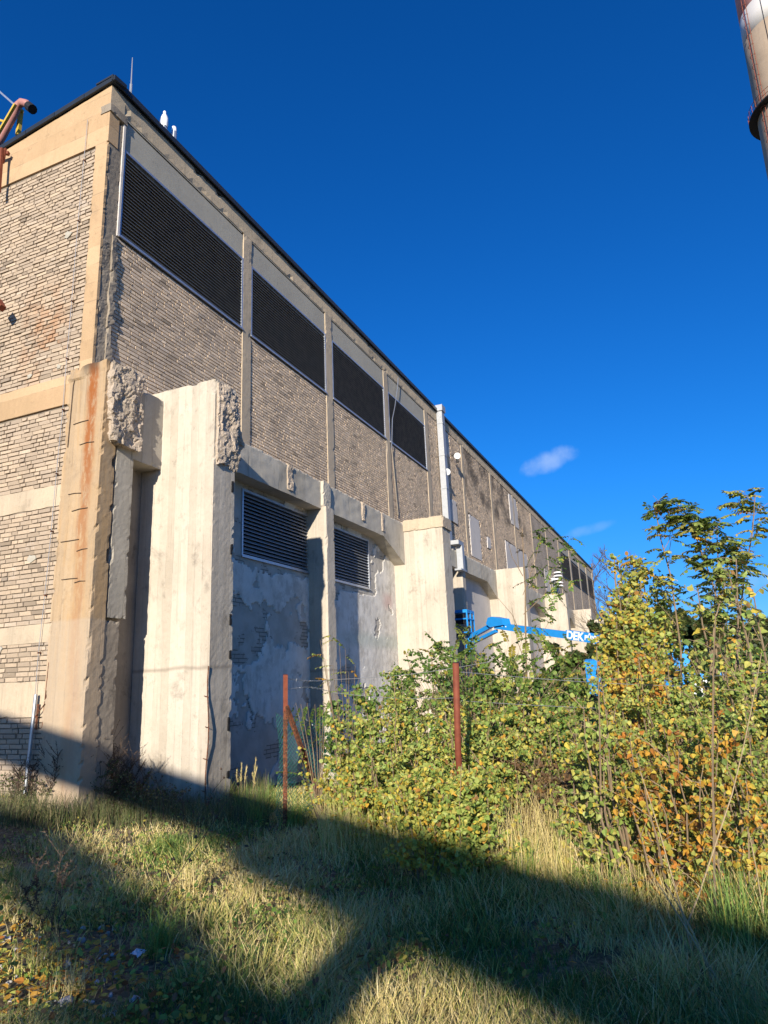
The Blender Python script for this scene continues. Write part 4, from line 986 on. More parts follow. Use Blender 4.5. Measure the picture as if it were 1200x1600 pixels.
thick([(1060,975,11,.8,'dark'), (1110,965,12,.9,'dark'), (1165,960,12,.9,'dark'), (1215,950,11,.9,'dark'), (1090,1000,9.5,.7,'green'), (1150,1000,9.3,.7,'mixed'), (1190,990,9,.7,'mixed')],
      'dark green shrub at the back of the right clump', 'dark shrubs behind the right clump', nm='dark_shrub', nl=1300, size=.07)
# tall robinia saplings against the sky, right
for i, (px, d, tx, ty, nb, nl_, lb) in enumerate([(1060,9.2,1022,785,7,34,'slender robinia sapling, leftmost of those against the sky'), (1085,9.0,1068,795,9,62,'robinia sapling with the densest leafy crown against the sky'), (1100,8.8,1120,830,8,44,'middle robinia sapling, its crown below its taller neighbours'), (1120,8.6,1180,772,10,40,'robinia sapling leaning right, its tip the highest')]):
    b_ = col_at(px, d); robinia(b_, at(tx, ty, d), nb, int(nl_*1.9), 'mixed' if i != 1 else 'lime', 'robinia_sapling', lb, 'sapling', 'robinia saplings against the sky', L_=.30, npair=9, lsize=.062, rad=.020, top=.55, br_len=.45)
for px, d, tx, ty, lb in ((1130,7.0,1143,880,'thin poplar sapling with a single string of leaves against the sky'), (1215,6.6,1190,800,'poplar sapling at the right edge, leaves dark against the sky'), (1240,6.2,1225,840,'poplar sapling just outside the right edge')):
    b_ = col_at(px, d); bush(b_.x, b_.y, at(tx, ty, d).z-b_.z, .12, 2, 150, .07, 'mixed', 'poplar_sapling', lb, 'sapling', None, twig_len=.3, low=.4)
b_ = at(1215, 640, 6.5); g_ = gz(b_.x, b_.y); robinia(Vector((b_.x+.3, b_.y-.9, g_)), at(1222, 640, 6.5), 4, 16, 'dark', 'robinia_tree', 'tall robinia whose leafy twig tip just enters at the right edge', 'tree', None, top=.8, rad=.05, br_len=.15)
# bare sapling in the middle
b_ = gp(824, 1222); tp = at(816, 825, depth(b_))
e = robinia(b_, tp, 0, 4, 'dark', 'bare_sapling', 'thin nearly bare sapling with robinia sprays at its top, in front of the building', 'sapling', None, rad=.030, bend=.015)
dd = depth(b_); st = MB(); roots = []; dirs = []
for path in ([(822,1080),(840,1010),(862,960),(880,900)], [(818,1000),(800,960),(770,925)], [(817,930),(835,880),(846,835)], [(818,960),(850,930),(872,880),(890,840)], [(820,1060),(790,1030),(765,1000)], [(817,900),(800,870),(795,850)], [(826,1180),(845,1120),(868,1060)], [(822,1040),(808,1000),(800,950)]):
    l2 = [at(x, y, dd-.02*k) for k, (x, y) in enumerate(path)]; st.tube(l2, [.009,.006,.004,.002][:len(l2)], 4, False)
for (x, y) in ((846,830),(852,826),(840,836),(868,845),(885,842),(900,838),(862,868),(880,870),(872,884),(905,868),(852,892),(868,905),(885,898),(846,915),(860,925),(878,930),(850,945),(866,955),(852,975),(845,1000),(875,1010),(830,905),(900,905),(865,880),(845,860),(838,880),(858,840),(890,855),(872,915),(855,935),(842,965),(836,985),(880,1040)):
    roots.append(at(x-12, y+4, dd+rnd.uniform(-.3,.3))); dirs.append(R2*rnd.uniform(.2,1)+Vector((0,0,rnd.uniform(-.3,.5)))+F*rnd.uniform(-.6,.6)); roots.append(at(x-8, y, dd+rnd.uniform(-.2,.2))); dirs.append(R2*rnd.uniform(-.6,1)+Vector((0,0,rnd.uniform(-.6,.3)))+F*rnd.uniform(-.6,.6))
V, Fc, k, s2, own = pinnate(roots, dirs, .30, 8, .062); cc = pal('green', len(own))
put(obj('branches', st, M['bark']), e); o = npmesh('foliage', V, Fc, M['leaf'], None, np.repeat(cc, k, 0)); put(o, e); o['kind'] = 'stuff'; tag(put(obj('leaf_stalks', s2, M['twig']), e), kind='stuff')
# robinia sprigs by the fence, lit yellow green, and on top of the thicket
def sprig(name, label, basep, specs, L_=.2, palette='green', npair=7, ls=.035, group=None):
    e = empty(name, basep, label, 'sapling', group); st = MB(); roots = []; dirs = []
    for (x0, y0, x1, y1, d) in specs:
        r0 = at(x0, y0, d); q_ = at(x1, y1, d)
        st.tube([basep, basep.lerp(r0, .5)+Vector((0,0,.1)), r0], [.006,.004,.002], 4, False); roots.append(r0); dirs.append(q_-r0)
    V, Fc, k, s2, own = pinnate(roots, dirs, L_, npair, ls); cc = (pal(palette, len(roots))[own])
    put(obj('stem', st, M['bark']), e); o = npmesh('foliage', V, Fc, M['leaf'], None, np.repeat(cc, k, 0)); put(o, e); o['kind'] = 'stuff'; tag(put(obj('leaf_stalks', s2, M['twig']), e), kind='stuff')
bs = col_at(545, 8.2)
sprig('robinia_sprig', 'pale lit robinia sprig reaching left across the slim concrete post', bs, [(508,1030,470,1003,8.0),(505,1022,470,1020,8.0),(520,1040,478,1035,8),(500,1000,515,985,8),(530,1000,500,992,8),(540,1015,530,1000,8),(525,1060,492,1060,8),(512,1062,480,1050,8),(545,1050,520,1045,8.1),(555,1040,540,1010,8.1),(530,1080,500,1075,8.1),(560,1060,548,1035,8.1)], palette='mixed')
bs = col_at(500, 8.0)
sprig('robinia_sprig', 'drooping green robinia sprig behind the wire mesh', bs, [(470,1100,458,1130,8.2),(480,1098,470,1135,8.2),(492,1100,480,1140,8.2),(500,1100,495,1135,8.2),(462,1098,450,1120,8.2),(505,1105,520,1130,8.2),(510,1100,525,1115,8.2),(488,1160,500,1150,8.2),(470,1210,455,1205,8.2),(505,1130,490,1150,8.2)], palette='green', L_=.28, npair=9, ls=.045)
rows = []
for x in range(640, 900, 7): y = 1005+rnd.uniform(-28, 34)-(18 if 690 < x < 760 else 0); rows.append((x, y+25, x+rnd.uniform(-35,35), y, 9.2+rnd.uniform(-.6,1.0)))
sprig('robinia_bush', 'robinia bush with feathery leaves topping the thicket under the lift basket', col_at(750, 9.5), rows+[(r[0]+6, r[1]+22, r[2]+12, r[3]+14, r[4]-.2) for r in rows]+[(r[0]-5, r[1]+45, r[2]-12, r[3]+40, r[4]-.3) for r in rows], L_=.32, npair=9, ls=.055)
# far trees
def bare_tree(px, py, d, label, nb=46):
    b_ = at(px, 1040, d); b_ = Vector((b_.x, b_.y, -.3)); tp = at(px, py, d); e = empty('bare_tree', b_, label, 'tree', 'bare trees beyond the end of the building'); mb = MB(); H_ = tp.z-b_.z
    pl_ = polyline(b_, tp, .03, 8, .01); mb.tube(pl_, [H_*.018*(1-.85*k/8) for k in range(8)], 6, False); put(obj('trunk', mb, M['bark']), e); mb = MB()
    def rec(p, dr_, L_, r_, lev):
        q_ = p+dr_*L_; mb.tube([p, (p+q_)/2+Vector((rnd.gauss(0,.05),rnd.gauss(0,.05),.02))*L_, q_], [r_, r_*.75, r_*.5], 4, False)
        if lev > 0:
            for _ in range(3): rec(p.lerp(q_, rnd.uniform(.4,1)), (dr_+Vector((rnd.gauss(0,.45),rnd.gauss(0,.45),rnd.uniform(0,.5)))).normalized(), L_*rnd.uniform(.55,.75), r_*.55, lev-1)
    for i in range(nb//3):
        t = .3+.7*i/(nb/3); a = rnd.uniform(0, 2*PI); rec(sample(pl_, min(t,.98)), Vector((math.cos(a)*.7, math.sin(a)*.7, .8)).normalized(), H_*.2*(1.3-.8*t), H_*.004, 3)
    put(obj('branches', mb, M['twig']), e)
bare_tree(960, 872, 48, 'bare tree directly right of the far corner of the building'); bare_tree(925, 880, 70, 'bare tree partly behind the far corner of the building')
def far_tree(px, py, d, wpx, label, palette='dark', n=5200, grp='dark trees on the horizon'):
    g_ = at(px, 1050, d); b_ = Vector((g_.x, g_.y, -.3)); tp = at(px, py, d); H_ = tp.z-b_.z; W = wpx/FPX*d/2; e = empty('dark_tree', b_, label, 'tree', grp)
    mb = MB().tube([b_, b_+Vector((0,0,H_*.7))], [.2, .05], 6); 
    cl = [(rng.normal(0, W*.4), rng.normal(0, W*.4), H_*rng.uniform(.2, .88)) for _ in range(26)]; P_ = []
    for cx_, cy_, cz_ in cl:
        m_ = n//26; v = rng.normal(0, 1, (m_, 3)); v /= np.linalg.norm(v, axis=1, keepdims=True); rr = (rng.random((m_,1))**.4)*W*.35*(1.3-.7*cz_/H_); P_.append(np.array([b_.x+cx_, b_.y+cy_, b_.z+cz_])+v*rr*np.array([1,1,.8]))
        mb.tube([b_+Vector((0,0,cz_*.6)), b_+Vector((cx_,cy_,cz_))], [.06,.02], 4, False)
    put(obj('trunk', mb, M['bark']), e)
    P_ = np.concatenate(P_); V, Fc, k = leaf_mesh(P_, rng.uniform(.12,.28,len(P_)), (OV*np.array([2,1,1]), OF)); o = npmesh('crown', V, Fc, M['leaf'], None, np.repeat(pal(palette, len(P_)), k, 0)); put(o, e); o['kind'] = 'stuff'
for i, (px, py, d, wp) in enumerate([(950,955,40,60), (1010,940,38,80), (1065,935,34,80), (1110,945,32,80), (1165,950,34,90), (1225,945,30,90)]):
    far_tree(px, py, d, wp, ['low dark tree beside the end of the building', 'dark tree behind the yellow bushes', 'dark evergreen tree behind the robinia saplings', 'dark tree right of the robinia saplings', 'dark tree on the horizon near the right edge', 'dark tree on the horizon beyond the right edge'][i])
for i in range(14):
    px = 880+i*32; far_tree(px, 1000+rnd.uniform(-12,12), 24+rnd.uniform(-3,6), 70, ['first','second','third','fourth','fifth','sixth','seventh','eighth','ninth','tenth','eleventh','twelfth','thirteenth','fourteenth'][i]+' dark scrub from the left in the far row behind the blue lift', 'dark' if i % 3 else 'green', 1800, 'far scrub row behind the blue lift')

# ------------------------------------------------------------------ fence
fn = empty('wire_fence', gp(445, 1290), 'broken wire fence with a rusty post, a slanting brace and sagging mesh', 'fence')
g1 = gp(445, 1290); t1 = at(446, 1057, depth(g1)); dfn = depth(g1)
def angle_bar(mb, a, b_, w_=.045):
    mb.bar(a, b_, w_, .006); mb.bar(a+Vector((.02,.0,0)), b_+Vector((.02,0,0)), .006, w_); return mb
put(obj('fence_post', angle_bar(MB(), g1-Vector((0,0,.3)), t1, .05), M['rust']), fn)
put(obj('post_top', MB().bar(at(446,1110,dfn-.01), t1+Vector((0,0,.02)), .054, .054), M['redrust']), fn)
br = gp(518, 1285); put(obj('brace', MB().bar(at(447,1103,dfn-.03), br-Vector((0,0,.1)), .045, .045), M['rust']), fn)
# second post: round, red, leaning
g2 = gp(731, 1345); dp = depth(g2)
p2 = empty('leaning_post', g2, 'leaning rusty red round fence post standing in the poplar thicket', 'post')
put(obj('post', MB().tube([g2-Vector((0,0,.2)), at(716,1180,dp-.1), at(712,1036,dp-.15)], .029, 14), M['redrust'], None, True), p2)
far_end = at(760, 1090, 9)
b = MB()
for (y0, y1, sag, yv) in ((1060,1062,3,1061), (1078,1082,-6,1075), (1120,1175,-20,1125)):
    pts = [at(447+(520-447)*t, y0+(y1-y0)*t + sag*math.sin(t*PI), dfn+.9*t) for t in np.linspace(0, 1, 9)]; b.tube(pts, .004, 4)
    for k in range(1, 8):
        for q_ in (0, .5):
            p = sample(pts, (k+q_)/9); v = Vector((rnd.gauss(0,1), rnd.gauss(0,1), rnd.gauss(0,1))).normalized()*.018; b.tube([p-v, p+v], .0022, 3)
for (x0, y0, x1, y1) in ((520,1062,760,1035), (520,1082,720,1090), (720,1050,1180,1075), (880,1060,1200,1050), (720,1095,1200,1110)):
    b.tube([at(x0+(x1-x0)*t, y0+(y1-y0)*t+5*math.sin(t*PI), 8.0-1.1*t-(0 if x0 < 700 else .6*t)) for t in np.linspace(0, 1, 9)], .003, 4)
put(obj('barbed_wire', b, M['wire']), fn)
b = MB(); o0 = Vector(g1); fd = (at(525,1200,dfn+1.1)-at(432,1200,dfn+.15)); fd.z = 0; Wm = fd.length; fd.normalize(); st0 = at(434, 1200, dfn+.12); zb_ = gz(st0.x, st0.y)+.02; cell = .065
def mp_(u, v): 
    b_ = .05*math.sin(u*5)+.03*math.sin(v*6+u*2); return Vector((st0.x, st0.y, zb_))+fd*u+Vector((-fd.y, fd.x, 0))*b_+Vector((0,0,v*(1-.10*math.sin(u*2.4))))
nu, nv = int(Wm/cell), 22
for i in range(-nv, nu+1):
    for sgn in (1, -1):
        pts = [mp_(u, k*cell*.9) for k in range(nv+1) for u in [(i+k)*cell if sgn == 1 else (i+nv-k)*cell] if -.001 <= u <= Wm+.001]
        if len(pts) > 1: b.tube(pts, .0026, 3, False)
put(obj('wire_mesh', b, M['greenwire']), fn)
# creeper with yellow leaves on the brace
e = empty('creeper', gp(500, 1290), 'yellow leaved creeper climbing the slanting rusty brace', 'creeper'); pts = [gp(500,1290)]+[at(x, y, dfn-.06) for x, y in ((490,1262),(484,1240),(478,1215),(472,1190),(470,1170))]
put(obj('vine', MB().tube(pts, .005, 4, False), M['twig']), e); P_ = np.array([tuple(sample(pts, rnd.random()*.999)+Vector((rnd.gauss(0,.035), rnd.gauss(0,.035), rnd.gauss(0,.03)))) for _ in range(95)])
V, Fc, k = leaf_mesh(P_, rng.uniform(.03,.055,len(P_))); o = npmesh('foliage', V, Fc, M['leaf'], None, np.repeat(pal('yellow', len(P_)), k, 0)); put(o, e); o['kind'] = 'stuff'

# ------------------------------------------------------------------ grass and weeds
def blades(P_, h, wd, lean, palette, name, label, cat, mat='grass', mixp=None, segs=4, down=.35):
    n = len(P_); a = rng.uniform(0, 2*PI, n); d = np.stack([np.cos(a), np.sin(a), np.zeros(n)], -1); b_a = SAZ+PI/2+rng.normal(0, .55, n); s = np.stack([np.cos(b_a), np.sin(b_a), np.zeros(n)], -1); s /= np.linalg.norm(s, axis=1, keepdims=True)
    ln_ = lean if isinstance(lean, np.ndarray) else np.abs(rng.normal(0, lean, n)); V = np.zeros((n, (segs+1)*2, 3))
    for k in range(segs+1):
        t = k/segs; c_ = P_ + d*(ln_*h*t**1.7)[:, None] + np.array([0,0,1.])*(h*(t - down*ln_*t*t))[:, None]; w_ = (wd*(1-t)**.7*.5+.0002)[:, None]
        V[:, 2*k] = c_-s*w_; V[:, 2*k+1] = c_+s*w_
    Fq = np.array([(2*k, 2*k+1, 2*k+3, 2*k+2) for k in range(segs)]); Fc = (Fq[None]+(np.arange(n)*(segs+1)*2)[:, None, None]).reshape(-1, 4)
    cc = palette if isinstance(palette, np.ndarray) else pal(palette, n)
    return npmesh(name, V.reshape(-1, 3), Fc, M[mat], None, np.repeat(cc, segs, 0))
def gzv(P_): return np.array([gz(x, y) for x, y in P_])
def view_pts(n, dmin, dmax, pow_=1.0, half=.64):
    """ground points in the wedge before the camera, denser near it"""
    d = dmin*(dmax/dmin)**(rng.random(n)**pow_); a = rng.uniform(-half, half, n); f2 = np.array([math.cos(YAW), math.sin(YAW)]); r2_a = np.array([math.sin(YAW), -math.cos(YAW)])
    return np.array([CAM.x, CAM.y]) + d[:, None]*f2 + (d*a)[:, None]*r2_a, d
PAL['rank'] = [((.07,.10,.03), 5), ((.11,.09,.05), 4), ((.13,.15,.05), 3), ((.28,.24,.12), 1)]
PAL['grass'] = [((.38,.41,.10), 4), ((.50,.47,.14), 5), ((.62,.52,.20), 5), ((.68,.53,.26), 4), ((.20,.20,.06), 2)]
nG = 170000
P_, d_ = view_pts(nG, 2.0, 13)
cl = np.array([noise.noise(Vector((x*1.4, y*1.4, 9)))+.5*noise.noise(Vector((x*4, y*4, 2))) for x, y in P_])
inb = (P_[:, 0] > 1.1) & (P_[:, 1] > -1.4); inside = (P_[:, 1] > -.35) & (P_[:, 0] > -.05)
leftbare = (P_[:, 1] > -4.6-(P_[:, 0]+3.5)*.2) & (P_[:, 0] < -3.0) & (P_[:, 1] < -2.2)      # stony corner, thin grass
foot = (P_[:, 1] > -1.75-.25*P_[:, 0]) & (P_[:, 0] > -1.6) & (P_[:, 0] < 2.2)
keep = (cl > -.38) & ~inside & (~foot | (rng.random(nG) < .35)) & (~leftbare | (rng.random(nG) < .07)); P_, d_, cl = P_[keep], d_[keep], cl[keep]
tuft = rng.random(len(P_)) < .6; q_ = np.round(P_/.11)*.11 + .05*np.sin(np.round(P_/.11)*37.7); P_ = np.where(tuft[:, None], q_+rng.normal(0, .018, P_.shape), P_)
sunny = P_[:, 0]
h = (.05+.17*np.clip(cl+.35, 0, 1.2))*rng.uniform(.4, 1.5, len(P_))
P3 = np.concatenate([P_, gzv(P_)[:, None]-.01], 1)
dry = np.array([noise.noise(Vector((x*.9+5, y*.9, 4))) for x, y in P_]); cc = pal('grass', len(P_)); rlv = (P_-np.array([CAM.x, CAM.y])); lat_ = (rlv@np.array([math.sin(YAW), -math.cos(YAW)]))/(rlv@np.array([math.cos(YAW), math.sin(YAW)])); dry = dry - .35*np.clip((lat_-.12)/.3, 0, 1); gsel = dry+rng.normal(0,.25,len(P_)) > .06; cc[gsel] = pal('straw', int(gsel.sum())); gsel = dry+rng.normal(0,.2,len(P_)) < -.26; cc[gsel] = pal('green', int(gsel.sum()))*.7  # green grass at the right, also coloured darker to deepen the shade there
h = h*(1+.9*np.clip((lat_-.15)/.3, 0, 1))
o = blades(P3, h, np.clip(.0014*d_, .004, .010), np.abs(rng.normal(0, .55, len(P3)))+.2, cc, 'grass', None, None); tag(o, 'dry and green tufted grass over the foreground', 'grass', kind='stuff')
# longer grass tussocks
tus = []
def tussock(px, py, n, hh_, pa, lean, label, nm='grass_tussock', grp=None, w_=.005, rad=.06):
    c_ = gp(px, py); e = empty(nm, c_, label, 'grass tussock', grp); q_ = rng.normal(0, rad, (n, 2))+np.array([c_.x, c_.y]); P3_ = np.concatenate([q_, gzv(q_)[:, None]-.01], 1)
    o = blades(P3_, hh_*rng.uniform(.5,1.2,n), np.full(n, w_), lean, pa, 'blades', None, None, segs=6, down=.5); put(o, e); o['kind'] = 'stuff'; return e
tussock(250, 1490, 210, .30, 'green', .9, 'dark green arching grass tussock in the middle of the foreground', rad=.05)
tussock(60, 1520, 120, .26, 'grass', 1.0, 'yellow green grass tussock left, above the fallen leaves')
tussock(110, 1555, 90, .20, 'straw', .6, 'small straw coloured grass tuft among the fallen leaves')
tussock(300, 1345, 160, .25, 'straw', 1.1, 'flattened straw tuft in the sunlit patch')
tussock(300, 1400, 150, .30, 'straw', .45, 'upright straw coloured tuft beside the dark tussock')
tussock(820, 1380, 160, .42, 'green', .7, 'tall dark grass tussock shaded in front of the leaning post')
tussock(1150, 1500, 160, .55, 'green', .6, 'tall green grass tussock near the lower right corner')
tussock(960, 1450, 140, .42, 'green', .7, 'dark green tussock in the deep shade right of centre')
for k, (px, py) in enumerate(((380,1275),(340,1262),(420,1270),(400,1290),(460,1290))): tussock(px, py, 150, .42, 'green', .6, ['second','first','fourth','third','fifth'][k]+' long dark grass tuft from the left at the foot of the pale pier', grp='long grass at the foot of the pale pier')
# standing dry grass at the thicket edge (countless)
def strip(pxs, pys, n, h0, h1, pa, label, nm, mat='grass', w_=.005, lean=.34):
    q_ = [gp(rnd.uniform(*pxs), rnd.uniform(*pys)) for _ in range(n)]; P3_ = np.array([tuple(p) for p in q_]); o = blades(P3_, rng.uniform(h0, h1, n), np.full(n, w_), lean, pa, nm, None, None, mat, segs=5); tag(o, label, 'dry grass', kind='stuff'); return o
strip((765, 960), (1240, 1390), 2300, .15, .72, 'straw', 'tall straw coloured dry grass between the sapling and the right clump', 'dry_grass')
strip((930, 1260), (1350, 1470), 900, .15, .45, 'straw', 'dry stalks at the foot of the right clump', 'dry_grass')
strip((500, 800), (1240, 1345), 3600, .2, .55, 'grass', 'rank grass along the foot of the thicket', 'rank_grass')
strip((-10, 420), (1232, 1296), 9000, .12, .42, 'rank', 'ragged grass along the foot of the end wall', 'rank_grass')
# small leafy weeds on the left
P_, d_ = view_pts(30000, 2.4, 10.5); lft = np.array([(p-CAM.xy).dot(R2.xy)/((p-CAM.xy).dot(F.xy)) if False else 0 for p in []])
r2_a = np.array([math.sin(YAW), -math.cos(YAW)]); f2 = np.array([math.cos(YAW), math.sin(YAW)]); rel = P_-np.array([CAM.x, CAM.y]); la = (rel@r2_a)/(rel@f2)
cl = np.array([noise.noise(Vector((x*1.9, y*1.9, 19))) for x, y in P_]); keep = ((la < -.18+cl*.5) | ((cl > .12) & (rng.random(len(P_)) < .5))) & ~((P_[:, 1] > -4.6-(P_[:, 0]+3.5)*.2) & (P_[:, 0] < -3.0) & (P_[:, 1] < -2.2) & (rng.random(len(P_)) < .6)) & ~((P_[:, 1] > -.35) & (P_[:, 0] > -.05)) & (cl > -.25); P_ = P_[keep]; n = len(P_)
P3 = np.concatenate([P_, (gzv(P_)+rng.uniform(.01, .16, n))[:, None]], 1); V, Fc, k = leaf_mesh(P3, rng.uniform(.012,.05,n), (OV*np.array([1.4,1,1]), OF), up_bias=1.2); wcc = pal('green', n); wb = rng.random(n) < .25; wcc[wb] = pal('brown', int(wb.sum()))
o = npmesh('ground_weeds', V, Fc, M['leaf'], None, np.repeat(wcc, k, 0)); tag(o, 'low leafy weeds covering the left of the foreground', 'weeds', kind='stuff')
# fallen leaves
P_, d_ = view_pts(2600, 2.3, 9); rel = P_-np.array([CAM.x, CAM.y]); la = (rel@r2_a)/(rel@f2); keep = ((la < -.22) & (d_ < 5.0)) | (rng.random(len(P_)) < .10); keep &= ~((P_[:, 1] > -.35) & (P_[:, 0] > -.05)); ex = np.array([tuple(gp(rnd.uniform(-20, 210)*rnd.random()**.4, rnd.uniform(1400, 1610)).xy) for _ in range(520)]); P_ = np.concatenate([P_[keep], ex]); n = len(P_)
P3 = np.concatenate([P_, (gzv(P_)+rng.uniform(.01,.04,n))[:, None]], 1); fr_ = rng.normal(0, .35, (n, 3)); fr_[:, 2] = 1; fr_ /= np.linalg.norm(fr_, axis=1, keepdims=True); t = rng.normal(0,1,(n,3)); t -= (t*fr_).sum(1, keepdims=True)*fr_; t /= np.linalg.norm(t, axis=1, keepdims=True)
V, Fc, k = leaf_mesh(P3, rng.uniform(.03,.06,n), frames=(t, np.cross(fr_, t), fr_)); o = npmesh('fallen_leaves', V, Fc, M['leaf'], None, np.repeat(pal('orange', n)*1.15, k, 0)); tag(o, 'orange and brown fallen leaves among stones at the lower left', 'fallen leaves', kind='stuff')
# stones
import bmesh
def stone_mesh(sd_):
    bm = bmesh.new(); bmesh.ops.create_icosphere(bm, subdivisions=2, radius=1)
    for v in bm.verts: v.co = Vector((v.co.x, v.co.y*.75, v.co.z*.5)) * (1+.35*noise.noise(v.co*1.3+Vector((sd_*5,0,0))))
    me = bpy.data.meshes.new('stone'); bm.to_mesh(me); bm.free(); me.materials.append(M['stone']); return me
SM = [stone_mesh(i) for i in range(5)]
specs = [(103,1570,.05,'angular pale stone at the lower left among orange leaves'), (8,1470,.04,'grey stone at the left edge'), (100,1512,.045,'pale stone half hidden in the grass at the left'), (70,1552,.025,'small grey stone just above the angular pale stone'), (212,1568,.045,'flat pale stone in the grass right of the fallen leaves'), (170,1590,.03,'small grey stone at the bottom edge')]
for px, py, s_, lb in specs:
    c_ = gp(px, py); o = bpy.data.objects.new('stone', SM[rnd.randrange(5)]); col.objects.link(o); o.location = c_+Vector((0,0,s_*.3)); o.scale = (s_,)*3; o.rotation_euler = (rnd.random()*.5, rnd.random()*.5, rnd.random()*6); tag(o, lb, 'stone')
for i in range(60):
    c_ = gp(rnd.uniform(0, 190), rnd.uniform(1420, 1600)); s_ = rnd.uniform(.01, .026); o = bpy.data.objects.new('stone', SM[rnd.randrange(5)]); col.objects.link(o); o.location = c_+Vector((0,0,s_*.3)); o.scale = (s_,)*3; o.rotation_euler = (rnd.random(), rnd.random(), rnd.random()*6)
    tag(o, 'small grey stone scattered in the stony lower left corner', 'stone', 'small stones in the lower left corner')
c_ = gp(215, 1505); bm = bmesh.new(); bmesh.ops.create_grid(bm, x_segments=9, y_segments=6, size=.5)
for v in bm.verts: v.co = Vector((v.co.x*.13, v.co.y*.06, .012+.022*noise.noise(v.co*4)+.008*noise.noise(v.co*11)))
ret = bmesh.ops.solidify(bm, geom=bm.faces[:], thickness=.0012)
me = bpy.data.meshes.new('crumpled_paper'); bm.to_mesh(me); bm.free(); o = link('crumpled_paper', me, M['litter']); o.location = c_+Vector((0,0,.05)); o.rotation_euler = (.2,.1,.4); tag(o, 'crumpled white scrap of litter lying in the grass', 'litter')

# dark dry weeds against the wall foot, thistles, reddish stems, reed plumes, bent twig
def dryweed(px, py, tx, ty, nm, label, cat, mat='twig', nbr=8, seeds='fine', group=None, r_=.004, sp=.16):
    b_ = gp(px, py); d = depth(b_); tp = at(tx, ty, d); e = empty(nm, b_, label, cat, group); mb = MB(); pl_ = polyline(b_-Vector((0,0,.03)), tp, .12, 7, .02); mb.tube(pl_, [r_*(1-.08*k) for k in range(7)], 4, False); L_ = (tp-b_).length; sd_ = []
    for k in range(nbr):
        t = rnd.uniform(.25, .97); p = sample(pl_, t); a = rnd.uniform(0, 2*PI); q_ = p+Vector((math.cos(a)*.8, math.sin(a)*.8, rnd.uniform(.6,1.2)))*sp*L_*rnd.uniform(.6,1.3); l2 = polyline(p, q_, .15, 4, .02); mb.tube(l2, [r_*.6, r_*.5, r_*.4, r_*.3], 3, False); sd_.append(l2)
    put(obj('stem', mb, M[mat]), e); sb = MB()
    if seeds == 'fine':
        for l2 in sd_+[pl_[-3:]]:
            for _ in range(14): p = sample(l2, rnd.random()*.99); v = Vector((rnd.gauss(0,1), rnd.gauss(0,1), rnd.uniform(0,1.5))).normalized()*rnd.uniform(.01,.03); sb.tube([p, p+v], [.0035, .001], 3, False)
        tag(put(obj('seed_heads', sb, M[mat]), e), kind='stuff')
    elif seeds == 'ball':
        for l2 in sd_+[pl_]:
            c_ = l2[-1]; m_ = SM[0].copy(); o = bpy.data.objects.new('seed_head', BALL); col.objects.link(o); o.parent = e; o.location = c_-b_; o.scale = (.010,)*3
    return e
bm = bmesh.new(); bmesh.ops.create_icosphere(bm, subdivisions=2, radius=1)
for i, v in enumerate(bm.verts): v.co *= 1.45 if i % 2 else .8
BALL = bpy.data.meshes.new('seed_head'); bm.to_mesh(BALL); bm.free(); BALL.materials.append(M['twig'])
for i, (px, py, tx, ty) in enumerate(((120,1262,155,1165),(105,1262,95,1190),(140,1268,180,1190),(60,1262,90,1175),(165,1270,210,1180),(90,1258,60,1185),(30,1258,55,1190),(180,1265,150,1195),(150,1265,165,1205),(200,1265,225,1190),(15,1265,30,1200),(130,1265,120,1185),(110,1268,140,1178),(172,1262,186,1172),(135,1262,140,1160),(145,1264,160,1180),(125,1264,170,1195),(155,1262,175,1150),(100,1260,120,1170),(160,1270,195,1190),(80,1262,75,1180),(45,1262,50,1195),(190,1270,235,1205),(210,1272,200,1215),(118,1270,108,1200),(148,1270,150,1215))):
    dryweed(px, py, tx, ty, 'dry_weed', 'dark dry weed with fine seed heads at the foot of the end wall', 'weed', group='dark dry weeds at the foot of the end wall', nbr=34, r_=.006, sp=.24)
for i, (px, py, tx, ty, lb) in enumerate(((250,1300,243,1215,'dead thistle with round heads in front of the pale pier, leftmost'), (290,1315,285,1240,'dead thistle with round heads below the middle of the pale pier'), (300,1325,350,1215,'tall dead thistle leaning right across the edge of the pale pier'), (225,1440,372,1225,'long dead thistle stem leaning up to the right from the foreground'))):
    dryweed(px, py, tx, ty, 'dead_thistle', lb, 'thistle', nbr=6, seeds='ball', r_=.005, sp=.11 if i != 3 else .06)
for i, (px, py, tx, ty) in enumerate(((55,1480,45,1385),(70,1500,95,1330),(80,1470,60,1340),(95,1480,105,1350),(40,1450,60,1370))):
    dryweed(px, py, tx, ty, 'red_weed', ['second','fourth','third','fifth','first'][i]+' reddish brown dry stem from the left in the foreground', 'weed', 'twig', 9, 'fine', 'reddish dry stems at the left', .003)
for k_, (px, py, ht, sp_) in enumerate(((95,1268,.55,.4),(150,1272,.8,.4),(200,1274,.55,.35),(45,1268,.45,.4),(240,1280,.4,.35))):
    b_ = gp(px, py); bush(b_.x, b_.y, ht, sp_, 20, 900, .028, 'rank', 'withered_shrub', 'withered brown shrub at the foot of the wall, '+['second','third','fourth','first','fifth'][k_]+' from the left', 'shrub', 'withered shrubs at the foot of the wall', twig_len=.3, bark='twig')
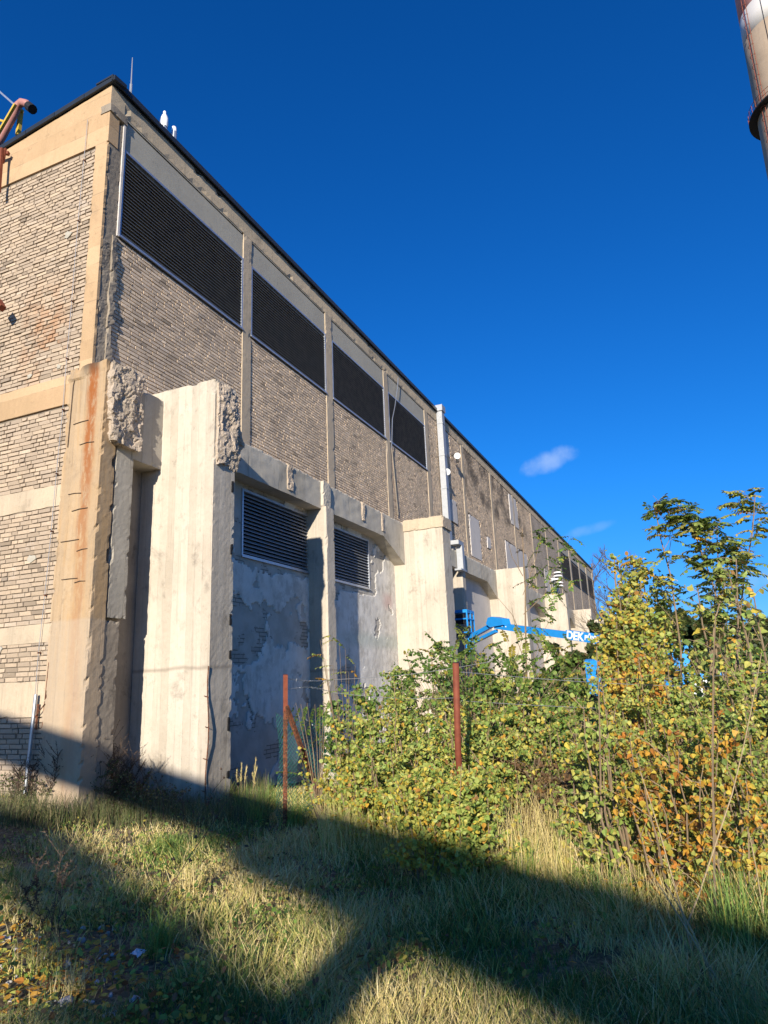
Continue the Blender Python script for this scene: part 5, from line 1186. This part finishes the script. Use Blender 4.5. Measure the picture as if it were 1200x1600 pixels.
# reed grass plumes by the pale pier
for i, (px, tx, ty) in enumerate(((380,378,1195),(385,386,1200),(390,400,1188),(394,402,1200),(376,370,1205),(398,394,1210))):
    b_ = gp(px, 1265); d = depth(b_); tp = at(tx, ty, d); e = empty('reed_plume', b_, ['second','third','fifth','sixth','first','fourth'][i]+' feathery buff reed plume from the left beside the pale pier', 'reed', 'reed plumes beside the pale pier'); pl_ = polyline(b_, tp, .05, 6, .01); put(obj('stem', MB().tube(pl_, .003, 4, False), M['straw']), e)
    n = 90; ts = rng.uniform(.62, .99, n); P3 = np.array([tuple(sample(pl_, t_)) for t_ in ts]); o = blades(P3, rng.uniform(.05,.09,n)*(1.2-ts*.5), np.full(n,.004), .35, 'straw', 'plume', None, None, 'dry', segs=2); put(o, e); o['kind'] = 'stuff'
# long leaning dry canes, lower right
for i, (x0, y0, x1, y1, lb) in enumerate(((1150,1600,1010,1350,'longest pale dry cane leaning left in the lower right'), (1090,1520,1000,1205,'pale cane leaning left through the orange leaves'), (1100,1420,1112,1160,'upright straight pale cane in the right clump'), (1130,1590,1040,1380,'thin cane beside the longest leaning one'), (1060,1420,980,1180,'thin cane left of the orange leaves'), (1175,1450,1150,1290,'short upright cane near the right edge'), (1200,1480,1170,1300,'cane at the right edge'), (1060,1480,1190,1020,'slanting bare twig rising to the right'))):
    b_ = gp(x0, min(y0, 1580)); d = depth(b_); tp = at(x1, y1, d+.25); pl_ = polyline(b_, tp, .05, 7, .006); o = obj('dry_cane', MB().tube(pl_, [.006*(1-.1*k) for k in range(7)], 5, False), M['straw']); tag(o, lb, 'cane')
for i, (x0, y0, x1, y1, lb) in enumerate(((840,1275,868,1120,'pale bent branch leaning right beside the bare sapling'), (940,1400,932,1010,'thin reddish sapling stem before the end of the building'), (1120,1470,1118,960,'straight reddish stem in the right clump'))):
    b_ = gp(x0, y0); d = depth(b_); pl_ = polyline(b_, at(x1, y1, d), .04, 7, .006); o = obj('young_birch', MB().tube(pl_, [.009*(1-.1*k) for k in range(7)], 5, False), M['bark']); tag(o, lb, 'stem')
